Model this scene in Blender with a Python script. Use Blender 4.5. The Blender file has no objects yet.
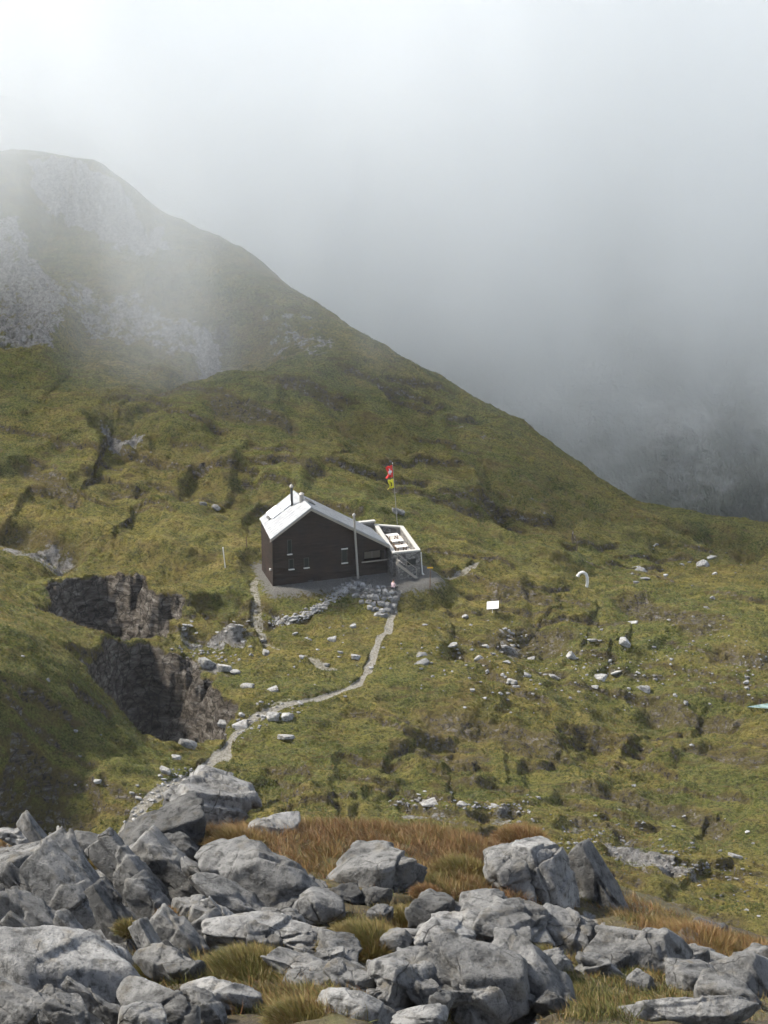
import bpy, bmesh, math, random
import numpy as np
from mathutils import Vector, Matrix
R = math.radians
scene = bpy.context.scene
COL = scene.collection
rng = np.random.default_rng(7)

# ------------------------------------------------------------------ camera
FPX, W, H = 2240.0, 768, 1024
PITCH = R(18)
cam = bpy.data.cameras.new('camera'); camo = bpy.data.objects.new('camera', cam); COL.objects.link(camo)
cam.sensor_fit = 'VERTICAL'; cam.sensor_height = 36; cam.lens = 36*FPX/H
cam.clip_start = 0.5; cam.clip_end = 6000
camo.rotation_euler = (math.pi/2-PITCH, 0, 0)
scene.camera = camo
FW = np.array([0, math.cos(PITCH), -math.sin(PITCH)]); UP = np.array([0, math.sin(PITCH), math.cos(PITCH)])
def ray(u, v):
    d = FW + np.array([1., 0, 0])*(u-384)/FPX - UP*(v-512)/FPX
    return d
def px_at_y(u, v, y):
    d = ray(u, v); return d*(y/d[1])

# ------------------------------------------------------------------ noise
def _h(ix, iy, iz, seed):
    h = (ix.astype(np.uint32)*np.uint32(374761393)) ^ (iy.astype(np.uint32)*np.uint32(668265263)) ^ (iz.astype(np.uint32)*np.uint32(2147483647)) ^ np.uint32((seed*1274126177) & 0xffffffff)
    h = (h ^ (h >> np.uint32(13)))*np.uint32(1274126177)
    h = (h ^ (h >> np.uint32(16)))*np.uint32(2246822519)
    h = h ^ (h >> np.uint32(15))
    return h.astype(np.float64)/4294967295.0*2-1
def vnoise(x, y, z=None, seed=0):
    x = np.asarray(x, float); y = np.asarray(y, float)
    fx = np.floor(x); fy = np.floor(y)
    ix = fx.astype(np.int64); iy = fy.astype(np.int64)
    tx = x-fx; ty = y-fy
    tx = tx*tx*tx*(tx*(tx*6-15)+10); ty = ty*ty*ty*(ty*(ty*6-15)+10)
    def plane(iz):
        a = _h(ix, iy, iz, seed); b = _h(ix+1, iy, iz, seed); c = _h(ix, iy+1, iz, seed); d = _h(ix+1, iy+1, iz, seed)
        return (a*(1-tx)+b*tx)*(1-ty)+(c*(1-tx)+d*tx)*ty
    if z is None: return plane(np.zeros_like(ix))
    z = np.asarray(z, float); fz = np.floor(z); iz = fz.astype(np.int64); tz = z-fz; tz = tz*tz*tz*(tz*(tz*6-15)+10)
    return plane(iz)*(1-tz)+plane(iz+1)*tz
def fbm(x, y, z=None, oct=4, seed=0, gain=.5):
    s = 0; a = 1; n = 0; f = 1
    for i in range(oct):
        s = s+a*vnoise(x*f+i*17.3, y*f+i*9.1, None if z is None else z*f+i*5.7, seed+i); n += a; a *= gain; f *= 2.03
    return s/n
def ss(a, b, x):
    t = np.clip((x-a)/(b-a), 0, 1); return t*t*(3-2*t)

# ------------------------------------------------------------------ terrain control
def rbf_fit(P, Z, lam=1e-3, sc=30.0):
    P = np.asarray(P, float)/sc; Z = np.asarray(Z, float); n = len(P)
    d = np.linalg.norm(P[:, None]-P[None], axis=2)
    K = np.where(d > 0, d*d*np.log(d+1e-12), 0)+lam*np.eye(n)
    A = np.zeros((n+3, n+3)); A[:n, :n] = K; A[:n, n] = 1; A[:n, n+1:] = P; A[n, :n] = 1; A[n+1:, :n] = P.T
    w = np.linalg.solve(A, np.r_[Z, 0, 0, 0])
    def f(x, y):
        x = np.asarray(x, float)/sc; y = np.asarray(y, float)/sc
        out = w[n]+w[n+1]*x+w[n+2]*y
        for i in range(n):
            r2 = (x-P[i, 0])**2+(y-P[i, 1])**2
            out = out+w[i]*0.5*r2*np.log(r2+1e-12)
        return out
    return f
CTRL = [(100,840,164),(300,820,166),(500,850,162),(700,900,156),(768,940,150),(300,950,138),(650,960,146),(0,950,140),
 (0,830,168),(0,720,172),(0,645,180),(60,655,184),(105,695,184),(150,735,183),(60,760,172),(0,600,203),(130,630,206),(60,625,206),
 (200,700,192),(300,700,193),(300,650,204),(240,620,210),(250,590,217),(400,590,218),(440,580,221),(400,680,197),(470,690,196),
 (500,600,218),(600,640,211),(700,620,216),(768,700,200),(768,600,222),(600,700,200),(600,780,182),(700,800,178),(430,760,181),(200,780,174),
 (700,560,242),(768,560,244),(0,560,218),(0,500,232),(100,480,236),(200,500,233),(180,560,221),(0,400,252),(150,400,254),(300,430,250),(300,480,238),
 (430,480,244),(420,520,234),(500,500,244),(550,540,236),(600,570,232),(0,330,268),(150,330,272),(250,350,268),(0,250,286),(100,240,288),
 (340,380,262),(420,430,256),(320,545,226),(360,540,228),(660,530,250)]
CREST = [(900,545,262),(768,526,262),(700,513,262),(645,507,258),(600,482,262),(560,455,265),(500,420,268),(450,390,270),(400,362,272),(355,332,278),(310,303,284),(240,250,292),(170,210,298),(100,165,304),(30,150,306),(-60,150,306),(-200,150,306)]
P = []; Z = []
for u, v, y in CTRL+CREST:
    p = px_at_y(u, v, y); P.append(p[:2]); Z.append(p[2])
for u, v, y in CREST:
    p = px_at_y(u, v, y); d = p[:2]/np.linalg.norm(p[:2])
    for e, dz in ((12, 4.5), (35, 22), (80, 50), (150, 92)):
        P.append(p[:2]+d*e); Z.append(p[2]-dz)
for x, y, z in [(-70,150,-74),(-80,200,-66),(-90,250,-60),(70,150,-85),(80,200,-90),(90,250,-92),(-40,100,-80),(0,100,-82),(40,100,-84),(-90,100,-76),(90,100,-86),(-110,180,-60),(110,180,-92)]:
    P.append((x, y)); Z.append(z)
def gridded(f, x0, x1, y0, y1, st):
    gx = np.arange(x0, x1+st, st); gy = np.arange(y0, y1+st, st); G = f(*np.meshgrid(gx, gy, indexing='xy'))
    def cub(p0, p1, p2, p3, t): return p1+.5*t*(p2-p0+t*(2*p0-5*p1+4*p2-p3+t*(3*(p1-p2)+p3-p0)))
    def g(x, y):
        fx = np.clip((np.asarray(x, float)-x0)/st, 1, len(gx)-3.001); fy = np.clip((np.asarray(y, float)-y0)/st, 1, len(gy)-3.001)
        i = fx.astype(int); j = fy.astype(int); tx = fx-i; ty = fy-j
        return cub(*[cub(G[j+k, i-1], G[j+k, i], G[j+k, i+1], G[j+k, i+2], tx) for k in (-1, 0, 1, 2)], ty)
    return g
Ffar = gridded(rbf_fit(P, Z), -300, 300, -10, 500, 4.0)
NEAR = [(0,832,26),(100,842,26),(200,830,26),(300,828,26.5),(450,838,26),(550,868,25),(620,918,23),(700,945,22),(768,968,21.5),
        (0,940,18.5),(150,950,18.6),(300,950,18.8),(450,950,18.6),(600,985,18.2),(768,1010,17.6),(0,1024,14.6),(384,1024,14.8),(768,1060,14.8),
        (200,890,22),(0,885,22),(400,890,22.4),(520,905,21.6)]
P2 = []; Z2 = []
for u, v, y in NEAR:
    p = px_at_y(u, v, y); P2.append(p[:2]); Z2.append(p[2])
for x in (-16, -8, 0, 8, 16):
    P2 += [(x, 0), (x, 7), (x*1.3, 33), (x*2, 45), (x*3, 70), (x, -14)]; Z2 += [-1.75, -5.2, -20.5, -32, -58, 3.0]
Fnear = gridded(rbf_fit(P2, Z2, sc=8.0), -80, 80, -16, 120, 1.0)

def poly_sd(x, y, poly):
    """signed distance, positive inside"""
    poly = np.asarray(poly, float); n = len(poly)
    dmin = np.full(np.shape(x), 1e9); inside = np.zeros(np.shape(x), bool)
    for i in range(n):
        a = poly[i]; b = poly[(i+1) % n]; e = b-a
        t = np.clip(((x-a[0])*e[0]+(y-a[1])*e[1])/(e@e), 0, 1)
        dmin = np.minimum(dmin, np.hypot(x-a[0]-t*e[0], y-a[1]-t*e[1]))
        c = ((a[1] > y) != (b[1] > y)) & (x < (b[0]-a[0])*(y-a[1])/(b[1]-a[1]+1e-12)+a[0])
        inside ^= c
    return np.where(inside, dmin, -dmin)
def line_d(x, y, pts):
    """distance to an open polyline, the signed side (positive toward camera) and arc parameter 0..1"""
    pts = np.asarray(pts, float); best = np.full(np.shape(x), 1e9); side = np.zeros(np.shape(x)); arc = np.zeros(np.shape(x))
    L = np.r_[0, np.cumsum(np.linalg.norm(np.diff(pts, axis=0), axis=1))]
    for i in range(len(pts)-1):
        a = pts[i]; e = pts[i+1]-a; t = np.clip(((x-a[0])*e[0]+(y-a[1])*e[1])/(e@e), 0, 1)
        d = np.hypot(x-a[0]-t*e[0], y-a[1]-t*e[1]); m = d < best
        best = np.where(m, d, best)
        side = np.where(m, np.sign(e[1]*(x-a[0])-e[0]*(y-a[1])), side)
        arc = np.where(m, (L[i]+t*(L[i+1]-L[i]))/L[-1], arc)
    return best, side, arc
def hit(u, v, f, y0=120., y1=420., n=1500):
    d = ray(u, v); ys = np.linspace(y0, y1, n); k = ys/d[1]
    zz = f(d[0]*k, ys); below = d[2]*k <= zz
    i = int(np.argmax(below)) if below.any() else n-1
    y = ys[i]
    if i > 0:
        a = d[2]*k[i-1]-zz[i-1]; b = d[2]*k[i]-zz[i]; y = ys[i-1]+(ys[i]-ys[i-1])*(a/(a-b+1e-9))
    return d*(y/d[1])
def pxl(pts, f=None):
    return [tuple(hit(u, v, f or Ffar)[:2]) for u, v in pts]

# pits: (outline, depth, wall width)
PITS = [(pxl([(72,648),(105,640),(145,637),(185,648),(213,672),(224,712),(216,738),(170,741),(150,725),(112,684)]), 11.0, 4.6),
        (pxl([(46,590),(70,566),(105,562),(145,572),(158,592),(190,600),(186,614),(150,632),(70,632),(40,618)]), 7.0, 4.2)]
# scarps: polyline left->right (lower side toward the camera), drop, wall width, decay length
SC = [([(-60,506),(-20,512),(30,518),(75,530),(100,536)], 3.0, 1.2, 8), ([(60,530),(110,540),(150,546),(200,560)], 1.3, 1.5, 6), ([(70,415),(110,405),(150,418),(200,440),(250,468),(300,488),(345,508)], 3.4, 3.0, 10),
 ([(75,418),(105,410),(140,420)], 2.0, .9, 5), ([(110,470),(150,470),(170,486)],1.3,1.,5), ([(40,520),(110,528),(190,552),(240,556)],1.4,1.2,6),
 ([(185,600),(215,592),(248,598)],1.6,1.,5), ([(180,622),(215,620),(252,624)],1.2,.7,4), ([(195,650),(215,655),(232,662)],.8,.8,4),
 ([(360,690),(410,680),(460,684),(510,700)],2.70,3.0,14.4), ([(400,702),(450,700),(520,720),(590,745)],1.95,2.,14.4), ([(385,735),(440,735),(500,752)],1.12,1.2,11.2),
 ([(480,640),(520,618),(545,625),(585,640)],1.65,1.6,9.6), ([(480,585),(520,588),(560,600)],1.8,1.4,5),
 ([(600,596),(640,598),(680,608),(730,628)],1.95,1.6,11.2), ([(460,455),(500,462),(560,480),(610,500),(640,520)],5.0,5.0,12),
 ([(330,400),(355,402),(400,425),(430,440)],2.4,2.2,8), ([(665,525),(700,520),(745,530),(790,545)],4.2,3.5,9), ([(640,530),(680,540),(700,548)],1.4,1.2,5),
 ([(60,262),(120,262),(180,280),(240,310),(290,345)],6.0,7.0,16), ([(-40,240),(0,250),(40,290),(60,330)],4.0,4,12),
 ([(20,168),(80,170),(140,195),(180,215)],5.0,6,14), ([(230,290),(290,320),(330,350)],3.5,4,12),
 ([(390,800),(440,800),(500,805),(540,812)],0.83,.5,6.4), ([(560,812),(610,820),(660,840)],1.2,.6,4), ([(600,842),(650,850),(700,868)],1.3,.6,4),
 ([(560,860),(620,880),(700,900),(768,915)],1.6,1.0,5), ([(530,780),(600,785),(680,800),(760,830)],1.5,1.0,6), ([(640,690),(700,705),(768,715)],1.35,1.,9.6),
 ([(680,740),(730,745),(790,760)],1.35,1.2,9.6), ([(0,680),(40,700),(90,725),(130,760)],1.2,1.5,5), ([(-10,760),(60,775),(110,800)],1.0,1.2,5),
 ([(440,640),(470,648),(500,672),(520,690)],.8,.8,4), ([(700,640),(740,648),(790,655)],1.5,1.2,5), ([(250,440),(300,455),(345,465)],1.,1.2,5),
 ([(20,450),(60,470),(100,500)],1.2,1.3,6),([(200,395),(260,400),(310,415)],1.,1.5,6),([(460,520),(500,530),(560,560),(620,575)],1.2,1.3,6)]
_r = random.Random(11)
for (u0, u1, v0, v1, n_, dr_, sl_) in ((370, 740, 775, 950, 44, .55, .16), (380, 760, 680, 780, 24, .5, .2), (0, 520, 375, 500, 34, .7, .22), (120, 330, 590, 660, 8, .6, .02), (460, 760, 530, 680, 22, .45, .14), (0, 150, 650, 820, 9, .6, .45), (240, 420, 740, 800, 7, .6, .1)):
    for _ in range(n_):
        u_ = _r.uniform(u0, u1); v_ = _r.uniform(v0, v1); l_ = _r.uniform(30, 130); s_ = sl_+_r.uniform(-.1, .1)
        SC.append(([(u_-l_/2, v_-s_*l_/2), (u_-l_*.15, v_-s_*l_*.15+_r.uniform(-3, 3)), (u_+l_*.2, v_+s_*l_*.2+_r.uniform(-3, 3)), (u_+l_/2, v_+s_*l_/2)], dr_*_r.uniform(.6, 1.5), .4, _r.uniform(5, 10)))
def _soft(pts, a):
    if a < 1.0: return 1, 1
    return (.5, 1.9) if pts[0][0] > 350 and pts[0][1] > 570 else ((.62, 1.5) if pts[0][1] > 380 and pts[0][1] < 500 else (.85, 1.2))
SCW = [(pxl(pts), a*_soft(pts, a)[0], b*_soft(pts, a)[1], c*1.1) for pts, a, b, c in SC]
SCW = [q_ for q_ in SCW if max(p_[1] for p_ in q_[0]) < 318 and max(abs(a_[1]-b_[1]) for a_, b_ in zip(q_[0][1:], q_[0][:-1])) < 14]
PATHS = [(pxl([(428,580),(405,592),(396,605),(386,630),(372,656),(360,682),(332,697),(290,712),(258,720),(236,736),(216,757),(198,769),(172,782),(150,800),(128,822),(110,845)]), .44, 1.0),
         (pxl([(262,566),(255,590),(258,622),(268,640),(296,652),(335,665)]), .5, .55),
         (pxl([(222,752),(198,769),(172,782),(150,800),(128,822),(110,845)]), .75, 1.0), (pxl([(240,735),(262,722),(285,708)]), .6, .4), (pxl([(560,668),(590,640),(600,600),(590,588)]), .4, .3),
         (pxl([(425,580),(465,572),(480,566)]), .5, .6)]
HUT0 = px_at_y(273, 586, 216.0)
SV = np.array([.943, .333, 0]); SV /= np.linalg.norm(SV); TV = np.array([-SV[1], SV[0], 0])
def hutp(s, t, z=0): return HUT0+SV*s+TV*t+np.array([0, 0, z])
YARD = [tuple(hutp(*p)[:2]) for p in ((-.3,-1.3),(4,-1.9),(6.5,-2.4),(9,-4.0),(12.5,-4.4),(15.0,-4.2),(17.0,-3.0),(16.9,-.6),(16.4,2),(16.6,9),(12,10),(.2,6.0))]
BANK = [tuple(hutp(*p)[:2]) for p in ((1.5,-2.2),(4,-2.3),(6.5,-2.7),(9,-4.4),(12.5,-4.8),(14.5,-5.3))]

def base_h(x, y): return Ffar(x, y)
def far_h(x, y, fine=True):
    h = Ffar(x, y)
    wx = x+1.6*fbm(x/7, y/7, seed=31, oct=3); wy = y+1.6*fbm(x/7, y/7, seed=41, oct=3)
    rock = np.zeros(np.shape(x))
    h = np.array(h); shp = h.shape; h = h.ravel(); rock = rock.ravel(); wxr = wx.ravel(); wyr = wy.ravel(); xr = np.ravel(x); yr = np.ravel(y)
    for pl, dr, w, L in SCW:
        q = np.array(pl); mg = L*2.3+3
        ii = np.flatnonzero((wxr > q[:, 0].min()-mg) & (wxr < q[:, 0].max()+mg) & (wyr > q[:, 1].min()-mg) & (wyr < q[:, 1].max()+mg))
        if not len(ii): continue
        d, s, a = line_d(wxr[ii], wyr[ii], pl)
        t = d*s
        taper = ss(0, .15, a)*ss(0, .15, 1-a)
        g = ss(-w*.3, w, t)*np.exp(-(np.maximum(t, 0)/L)**2)*taper
        h[ii] -= dr*g*(1+.35*fbm(xr[ii]/5, yr[ii]/5, seed=51, oct=2))
        rock[ii] = np.maximum(rock[ii], taper*ss(-w*.4, w*.2, t)*(1-ss(w*.9, w*1.6, t))*(min(.8, max(.25, dr/w*.42-.3)) if dr > 1 else .55))
    h = h.reshape(shp); rock = rock.reshape(shp)
    for pl, dp, w in PITS:
        sd = poly_sd(wx, wy, pl)
        sd = sd+1.1*fbm(x/2.6, y/2.6, seed=62, oct=4)*(1-ss(4, 7, np.abs(sd)))
        h = h-dp*(.55*ss(0, w*.6, sd+.3)+.45*ss(w*.7, w*1.4, sd+.3))*(1-.15*fbm(x/4, y/4, seed=61, oct=3))
        rock = np.maximum(rock, ss(-.2, .3, sd)*(1-ss(w+1.2, w+3, sd)))
    # rough relief
    amp = ss(125, 160, y)
    n1 = fbm(x/14, y/10, seed=1, oct=3)
    n2 = fbm(x/4.5+n1*.6, y/2.6, seed=5, oct=3)
    n3 = fbm(x/1.3, y/1.0, seed=9, oct=3)
    rid = 1-np.abs(fbm(x/6+n1, y/2.6, seed=15, oct=4))*2.2
    tw = n1*1.5+fbm(x/12, y/12, seed=18, oct=2)*1.5
    tq = (y/3.1+tw+x*.03); ter = (ss(.05, .5, tq % 1)-ss(.62, .98, tq % 1))*ss(-.15, .35, fbm(x/11, y/8, seed=19, oct=2)+.1)*(.5+fbm(x/3, y/2, seed=20, oct=2))
    yard = ss(-2.6, .4, poly_sd(x, y, YARD))
    pmask = np.zeros(np.shape(x))
    for pl, w, k in PATHS:
        d, s, a = line_d(x+.25*vnoise(x/1.5, y/1.5, seed=77), y+.25*vnoise(x/1.5, y/1.5, seed=78), pl)
        pmask = np.maximum(pmask, k*(1-ss(w*.6, w*1.25, d)))
    flat = (1-.93*yard)*(1-.92*ss(0, .4, pmask))
    up = 1-.25*ss(262, 300, y)
    h = h+amp*(1.3*n1*(1-yard)+(.5*n2*up+.3*np.maximum(rid-.2, 0)+.38*ter*up+.2*n3*up)*flat)
    if fine: h = h+amp*flat*(.1*fbm(x/.5, y/.5, seed=21, oct=2)+rock*.55*(fbm(x/1.1, y/.9, seed=25, oct=4)+.5*fbm(x/.4,y/.4,seed=26,oct=2)))
    yz = HUT0[2]-.02
    h = h*(1-yard)+yz*yard
    h = h-.08*pmask*(1-yard)
    return h, rock, pmask, yard
NRP = [[px_at_y(u, v, y)[:2] for u, v, y in pl] for pl in ([(-200,850,26),(0,835,26),(120,845,25.6),(200,860,24.2),(330,915,21.3),(330,950,18.8),(130,955,18.6),(210,1024,15),(-200,1040,14)], [(400,905,22),(560,890,23),(600,900,23.5),(620,940,21),(560,960,19.5),(560,1030,15),(380,1030,15),(380,940,19)])]
def near_rock(x, y):
    r = np.zeros(np.shape(x))
    for q in NRP: r = np.maximum(r, ss(-.25, .25, poly_sd(x, y, q)+.3*fbm(x/.6, y/.6, seed=33, oct=3)))
    return r
def near_h(x, y):
    h = Fnear(x, y)
    a = 1-ss(30, 60, y)
    rk = near_rock(x, y)
    u_ = x*.75+y*.66; w_ = -x*.66+y*.75
    kr = 1-np.abs(fbm(w_/.42+.6*fbm(x, y, seed=6, oct=2), u_/2.2, seed=8, oct=3))*3
    return h+a*((.16-.0*rk)*fbm(x/1.6, y/1.6, seed=3, oct=4)+.03*fbm(x/.2, y/.2, seed=4, oct=2)+rk*(.22*kr-.3))
def ground_h(x, y):
    b = ss(72, 112, y)
    return near_h(x, y)*(1-b)+far_h(x, y)[0]*b

# ------------------------------------------------------------------ node helpers
def new_mat(name):
    m = bpy.data.materials.new(name); m.use_nodes = True
    nt = m.node_tree; nt.nodes.clear()
    out = nt.nodes.new('ShaderNodeOutputMaterial'); b = nt.nodes.new('ShaderNodeBsdfPrincipled')
    nt.links.new(b.outputs[0], out.inputs[0])
    return m, nt, b
def N(nt, t, **kw):
    n = nt.nodes.new('ShaderNode'+t)
    for k, v in kw.items():
        if k.startswith('i_'):
            k = k[2:]; n.inputs[int(k) if k.isdigit() else k.replace('_', ' ')].default_value = v
        else: setattr(n, k, v)
    return n
def noise(nt, co, scale, detail=4, rough=.55, dist=0):
    n = N(nt, 'TexNoise', i_Scale=scale, i_Detail=detail, i_Roughness=rough, i_Distortion=dist)
    nt.links.new(co, n.inputs['Vector']); return n.outputs['Fac']
def ramp(nt, fac, stops, interp='LINEAR'):
    r = N(nt, 'ValToRGB'); cr = r.color_ramp; cr.interpolation = interp
    while len(cr.elements) < len(stops): cr.elements.new(.5)
    for e, (p, c) in zip(cr.elements, stops):
        e.position = p; e.color = (c, c, c, 1) if isinstance(c, (int, float)) else (*c, 1)
    nt.links.new(fac, r.inputs[0]); return r.outputs[0]
def mixc(nt, fac, a, b, mode='MIX'):
    m = N(nt, 'Mix', data_type='RGBA', blend_type=mode)
    for s, v in ((m.inputs[0], fac), (m.inputs[6], a), (m.inputs[7], b)):
        if isinstance(v, (int, float)): s.default_value = v
        elif isinstance(v, tuple): s.default_value = (*v, 1)
        else: nt.links.new(v, s)
    return m.outputs[2]
def mth(nt, op, a, b=None, c=None, clamp=False):
    m = N(nt, 'Math', operation=op, use_clamp=clamp)
    for s, v in zip(m.inputs, (a, b, c)):
        if v is None: continue
        if isinstance(v, (int, float)): s.default_value = v
        else: nt.links.new(v, s)
    return m.outputs[0]
def pos(nt): return N(nt, 'NewGeometry').outputs['Position']
def objco(nt): return N(nt, 'TexCoord').outputs['Object']
def scaled(nt, co, s, rot=(0, 0, 0)):
    m = N(nt, 'Mapping'); m.inputs['Scale'].default_value = s; m.inputs['Rotation'].default_value = rot
    nt.links.new(co, m.inputs[0]); return m.outputs[0]
def attr(nt, name): return N(nt, 'Attribute', attribute_name=name).outputs['Fac']
def bump(nt, b, hgt, dist, strength=1.0):
    n = N(nt, 'Bump', i_Strength=strength, i_Distance=dist); nt.links.new(hgt, n.inputs['Height']); nt.links.new(n.outputs[0], b.inputs['Normal'])
def plain(name, col, rough=.7, metal=0, var=.15, scale=6, bmp=0):
    m, nt, b = new_mat(name); co = objco(nt)
    f = noise(nt, co, scale, 5)
    nt.links.new(mixc(nt, f, tuple(c*(1-var) for c in col), tuple(min(1, c*(1+var)) for c in col)), b.inputs['Base Color'])
    b.inputs['Roughness'].default_value = rough; b.inputs['Metallic'].default_value = metal
    if bmp: bump(nt, b, noise(nt, co, scale*4, 4), bmp)
    return m

def rock_color(nt, co, tone=1.0, warm=0.0, fine=1.0):
    """grey limestone: pale and dark weathering, black lichen spots, ochre stain, thin cracks; returns colour and a height"""
    big = noise(nt, co, .9*fine, 5, .6); mid = noise(nt, co, 4*fine, 6, .65); sm = noise(nt, co, 22*fine, 5, .7)
    c = ramp(nt, big, [(.33, (.13*tone, .13*tone, .128*tone)), (.5, (.265*tone, .265*tone, .258*tone)), (.66, (.46*tone, .458*tone, .44*tone))])
    c = mixc(nt, ramp(nt, mid, [(.35, .0), (.7, .55)]), c, (.565*tone, .555*tone, .525*tone))
    c = mixc(nt, ramp(nt, mid, [(.33, .85), (.47, .0)]), c, (.09*tone, .088*tone, .082*tone))
    c = mixc(nt, ramp(nt, sm, [(.32, .65), (.46, 0)]), c, (.07*tone, .07*tone, .068*tone))
    c = mixc(nt, ramp(nt, noise(nt, co, 2.2*fine, 4), [(.55, 0), (.78, .5+warm)]), c, (.27*tone, .225*tone, .15*tone))
    stn = noise(nt, scaled(nt, co, (2.2*fine, 2.2*fine, .35*fine), (.35, .4, 0)), 1, 5, .6)
    c = mixc(nt, ramp(nt, stn, [(.54, 0), (.68, .6)]), c, (.1*tone, .1*tone, .095*tone))
    vr = N(nt, 'TexVoronoi', feature='DISTANCE_TO_EDGE', i_Scale=.75*fine); wv = N(nt, 'VectorMath', operation='MULTIPLY_ADD'); wv.inputs[1].default_value = (.35/fine,)*3
    nn = N(nt, 'TexNoise', i_Scale=1.6*fine, i_Detail=5); nt.links.new(co, nn.inputs['Vector']); nt.links.new(nn.outputs['Color'], wv.inputs[0]); nt.links.new(co, wv.inputs[2]); nt.links.new(wv.outputs[0], vr.inputs['Vector'])
    crk = mth(nt, 'MAXIMUM', ramp(nt, vr.outputs[0], [(0, .15), (.014, 1)]), ramp(nt, noise(nt, co, .8*fine, 3), [(.4, 0), (.52, 1)]))
    c = mixc(nt, crk, (.045, .042, .038), c)
    mid = mth(nt, 'ADD', mid, mth(nt, 'MULTIPLY', crk, .3))
    hgt = mth(nt, 'ADD', mth(nt, 'MULTIPLY', mid, 1.0), mth(nt, 'MULTIPLY', sm, .35))
    return c, hgt

# ------------------------------------------------------------------ mesh helpers
def link_mesh(name, me, mat=None, parent=None, loc=None):
    o = bpy.data.objects.new(name, me); COL.objects.link(o)
    if mat: me.materials.append(mat)
    if parent: o.parent = parent
    if loc is not None: o.location = loc
    return o
def np_mesh(name, V, F, smooth=True):
    """V (n,3), F (m,3 or 4)"""
    V = np.asarray(V, np.float32); F = np.asarray(F, np.int32); k = F.shape[1]
    me = bpy.data.meshes.new(name)
    me.vertices.add(len(V)); me.vertices.foreach_set('co', V.ravel())
    me.loops.add(F.size); me.loops.foreach_set('vertex_index', F.ravel())
    me.polygons.add(len(F)); me.polygons.foreach_set('loop_start', np.arange(0, F.size, k, dtype=np.int32))
    me.polygons.foreach_set('use_smooth', np.full(len(F), smooth))
    me.update(calc_edges=True); return me
def fattr(me, name, vals):
    a = me.attributes.new(name, 'FLOAT', 'POINT'); a.data.foreach_set('value', np.asarray(vals, np.float32).ravel())
def tag(o, label=None, cat=None, group=None, kind=None):
    for k, v in (('label', label), ('category', cat), ('group', group), ('kind', kind)):
        if v: o[k] = v
    return o
def grid_mesh(name, X, Y, Zv):
    n, m = X.shape; V = np.stack([X, Y, Zv], -1).reshape(-1, 3)
    i = np.arange(n*m).reshape(n, m)
    F = np.stack([i[:-1, :-1], i[:-1, 1:], i[1:, 1:], i[1:, :-1]], -1).reshape(-1, 4)
    return np_mesh(name, V, F)

# ------------------------------------------------------------------ hillside
def far_mesh():
    az = np.r_[np.linspace(-30, -11, 60)[:-1], np.linspace(-11, 11, 780), np.linspace(11, 30, 60)[1:]]
    r = np.r_[np.linspace(58, 128, 40)[:-1], np.linspace(128, 160, 150)[:-1], np.linspace(160, 312, 760)[:-1], np.linspace(312, 470, 90)]
    A, Rr = np.meshgrid(R(1)*az, r, indexing='xy')
    X = Rr*np.sin(A); Y = Rr*np.cos(A)
    f, rock, pm, yard = far_h(X, Y)
    b = ss(72, 112, Y); Zv = near_h(X, Y)*(1-b)+f*b
    # slope
    dzr = np.gradient(Zv, axis=0)/np.gradient(Rr, axis=0); dza = np.gradient(Zv, axis=1)/(np.gradient(A, axis=1)*Rr)
    slope = np.hypot(dzr, dza)
    me = grid_mesh('hillside', X, Y, Zv)
    # bare rock areas on the upper hill
    RP = [([(12,158),(75,163),(125,186),(166,222),(165,246),(125,236),(80,214),(40,188)], 1.0), ([(50,262),(140,275),(200,300),(240,350),(200,345),(150,318),(90,312)], .72), ([(255,300),(300,320),(340,360),(300,365),(265,335)], .6), ([(100,405),(170,415),(230,450),(200,460),(130,440)], .36), ([(430,395),(470,415),(500,440),(470,440)], .55), ([(0,395),(60,400),(50,420),(0,415)], .4), ([(-10,190),(30,240),(70,290),(60,350),(-10,350)], .8),
          ([(60,268),(130,285),(110,300),(50,290)], .6), ([(180,300),(215,310),(245,355),(235,360),(195,335)], 1.0), ([(330,345),(380,360),(420,400),(390,395)], .35),
          ([(95,410),(155,425),(150,440),(100,435)], .8), ([(-5,520),(75,530),(70,552),(-5,550)], .9), ([(180,621),(252,621),(250,634),(178,632)], 1.0),
          ([(600,840),(660,850),(705,868),(640,862)], 1.0), ([(395,800),(520,804),(520,816),(395,812)], .7), ([(555,815),(640,830),(660,850),(570,835)], .55),
          ([(540,860),(640,872),(768,900),(768,960),(600,930)], .35), ([(290,300),(330,330),(345,365),(300,350)], .6), ([(480,470),(560,490),(560,510),(500,500)], .5), ([(190,645),(235,650),(230,672),(200,668)], .8),([(500,628),(522,640),(516,650),(500,640)],.8)]
    R2 = np.zeros_like(X)
    for pts, k in RP:
        sd = poly_sd(X, Y, pxl(pts, base_h)); R2 = np.maximum(R2, k*ss(-1.5, 1.5, sd+1.2*fbm(X/2, Y/2, seed=90, oct=3)))
    steep = ss(1.5, 3.0, slope)*.6
    fattr(me, 'rock', np.clip(np.maximum(rock, steep), 0, 1)); fattr(me, 'scree', R2)
    co = np.empty(len(me.vertices)*3, np.float32); me.vertices.foreach_get('co', co); co = co.reshape(-1, 3)
    sk = (1-np.abs(fbm(X*.55+Y*.25, Y*.16-X*.1, seed=140, oct=4))*2.4)*.9+.5*fbm(X/.8, Y/.8, seed=141, oct=3)
    co[:, 2] += (ss(.3, .9, R2)*ss(225, 250, Y)*sk*.9).ravel().astype(np.float32); me.vertices.foreach_set('co', co.ravel()); me.update()
    fattr(me, 'path', pm); fattr(me, 'yard', yard)
    return me
M = {}
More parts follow.
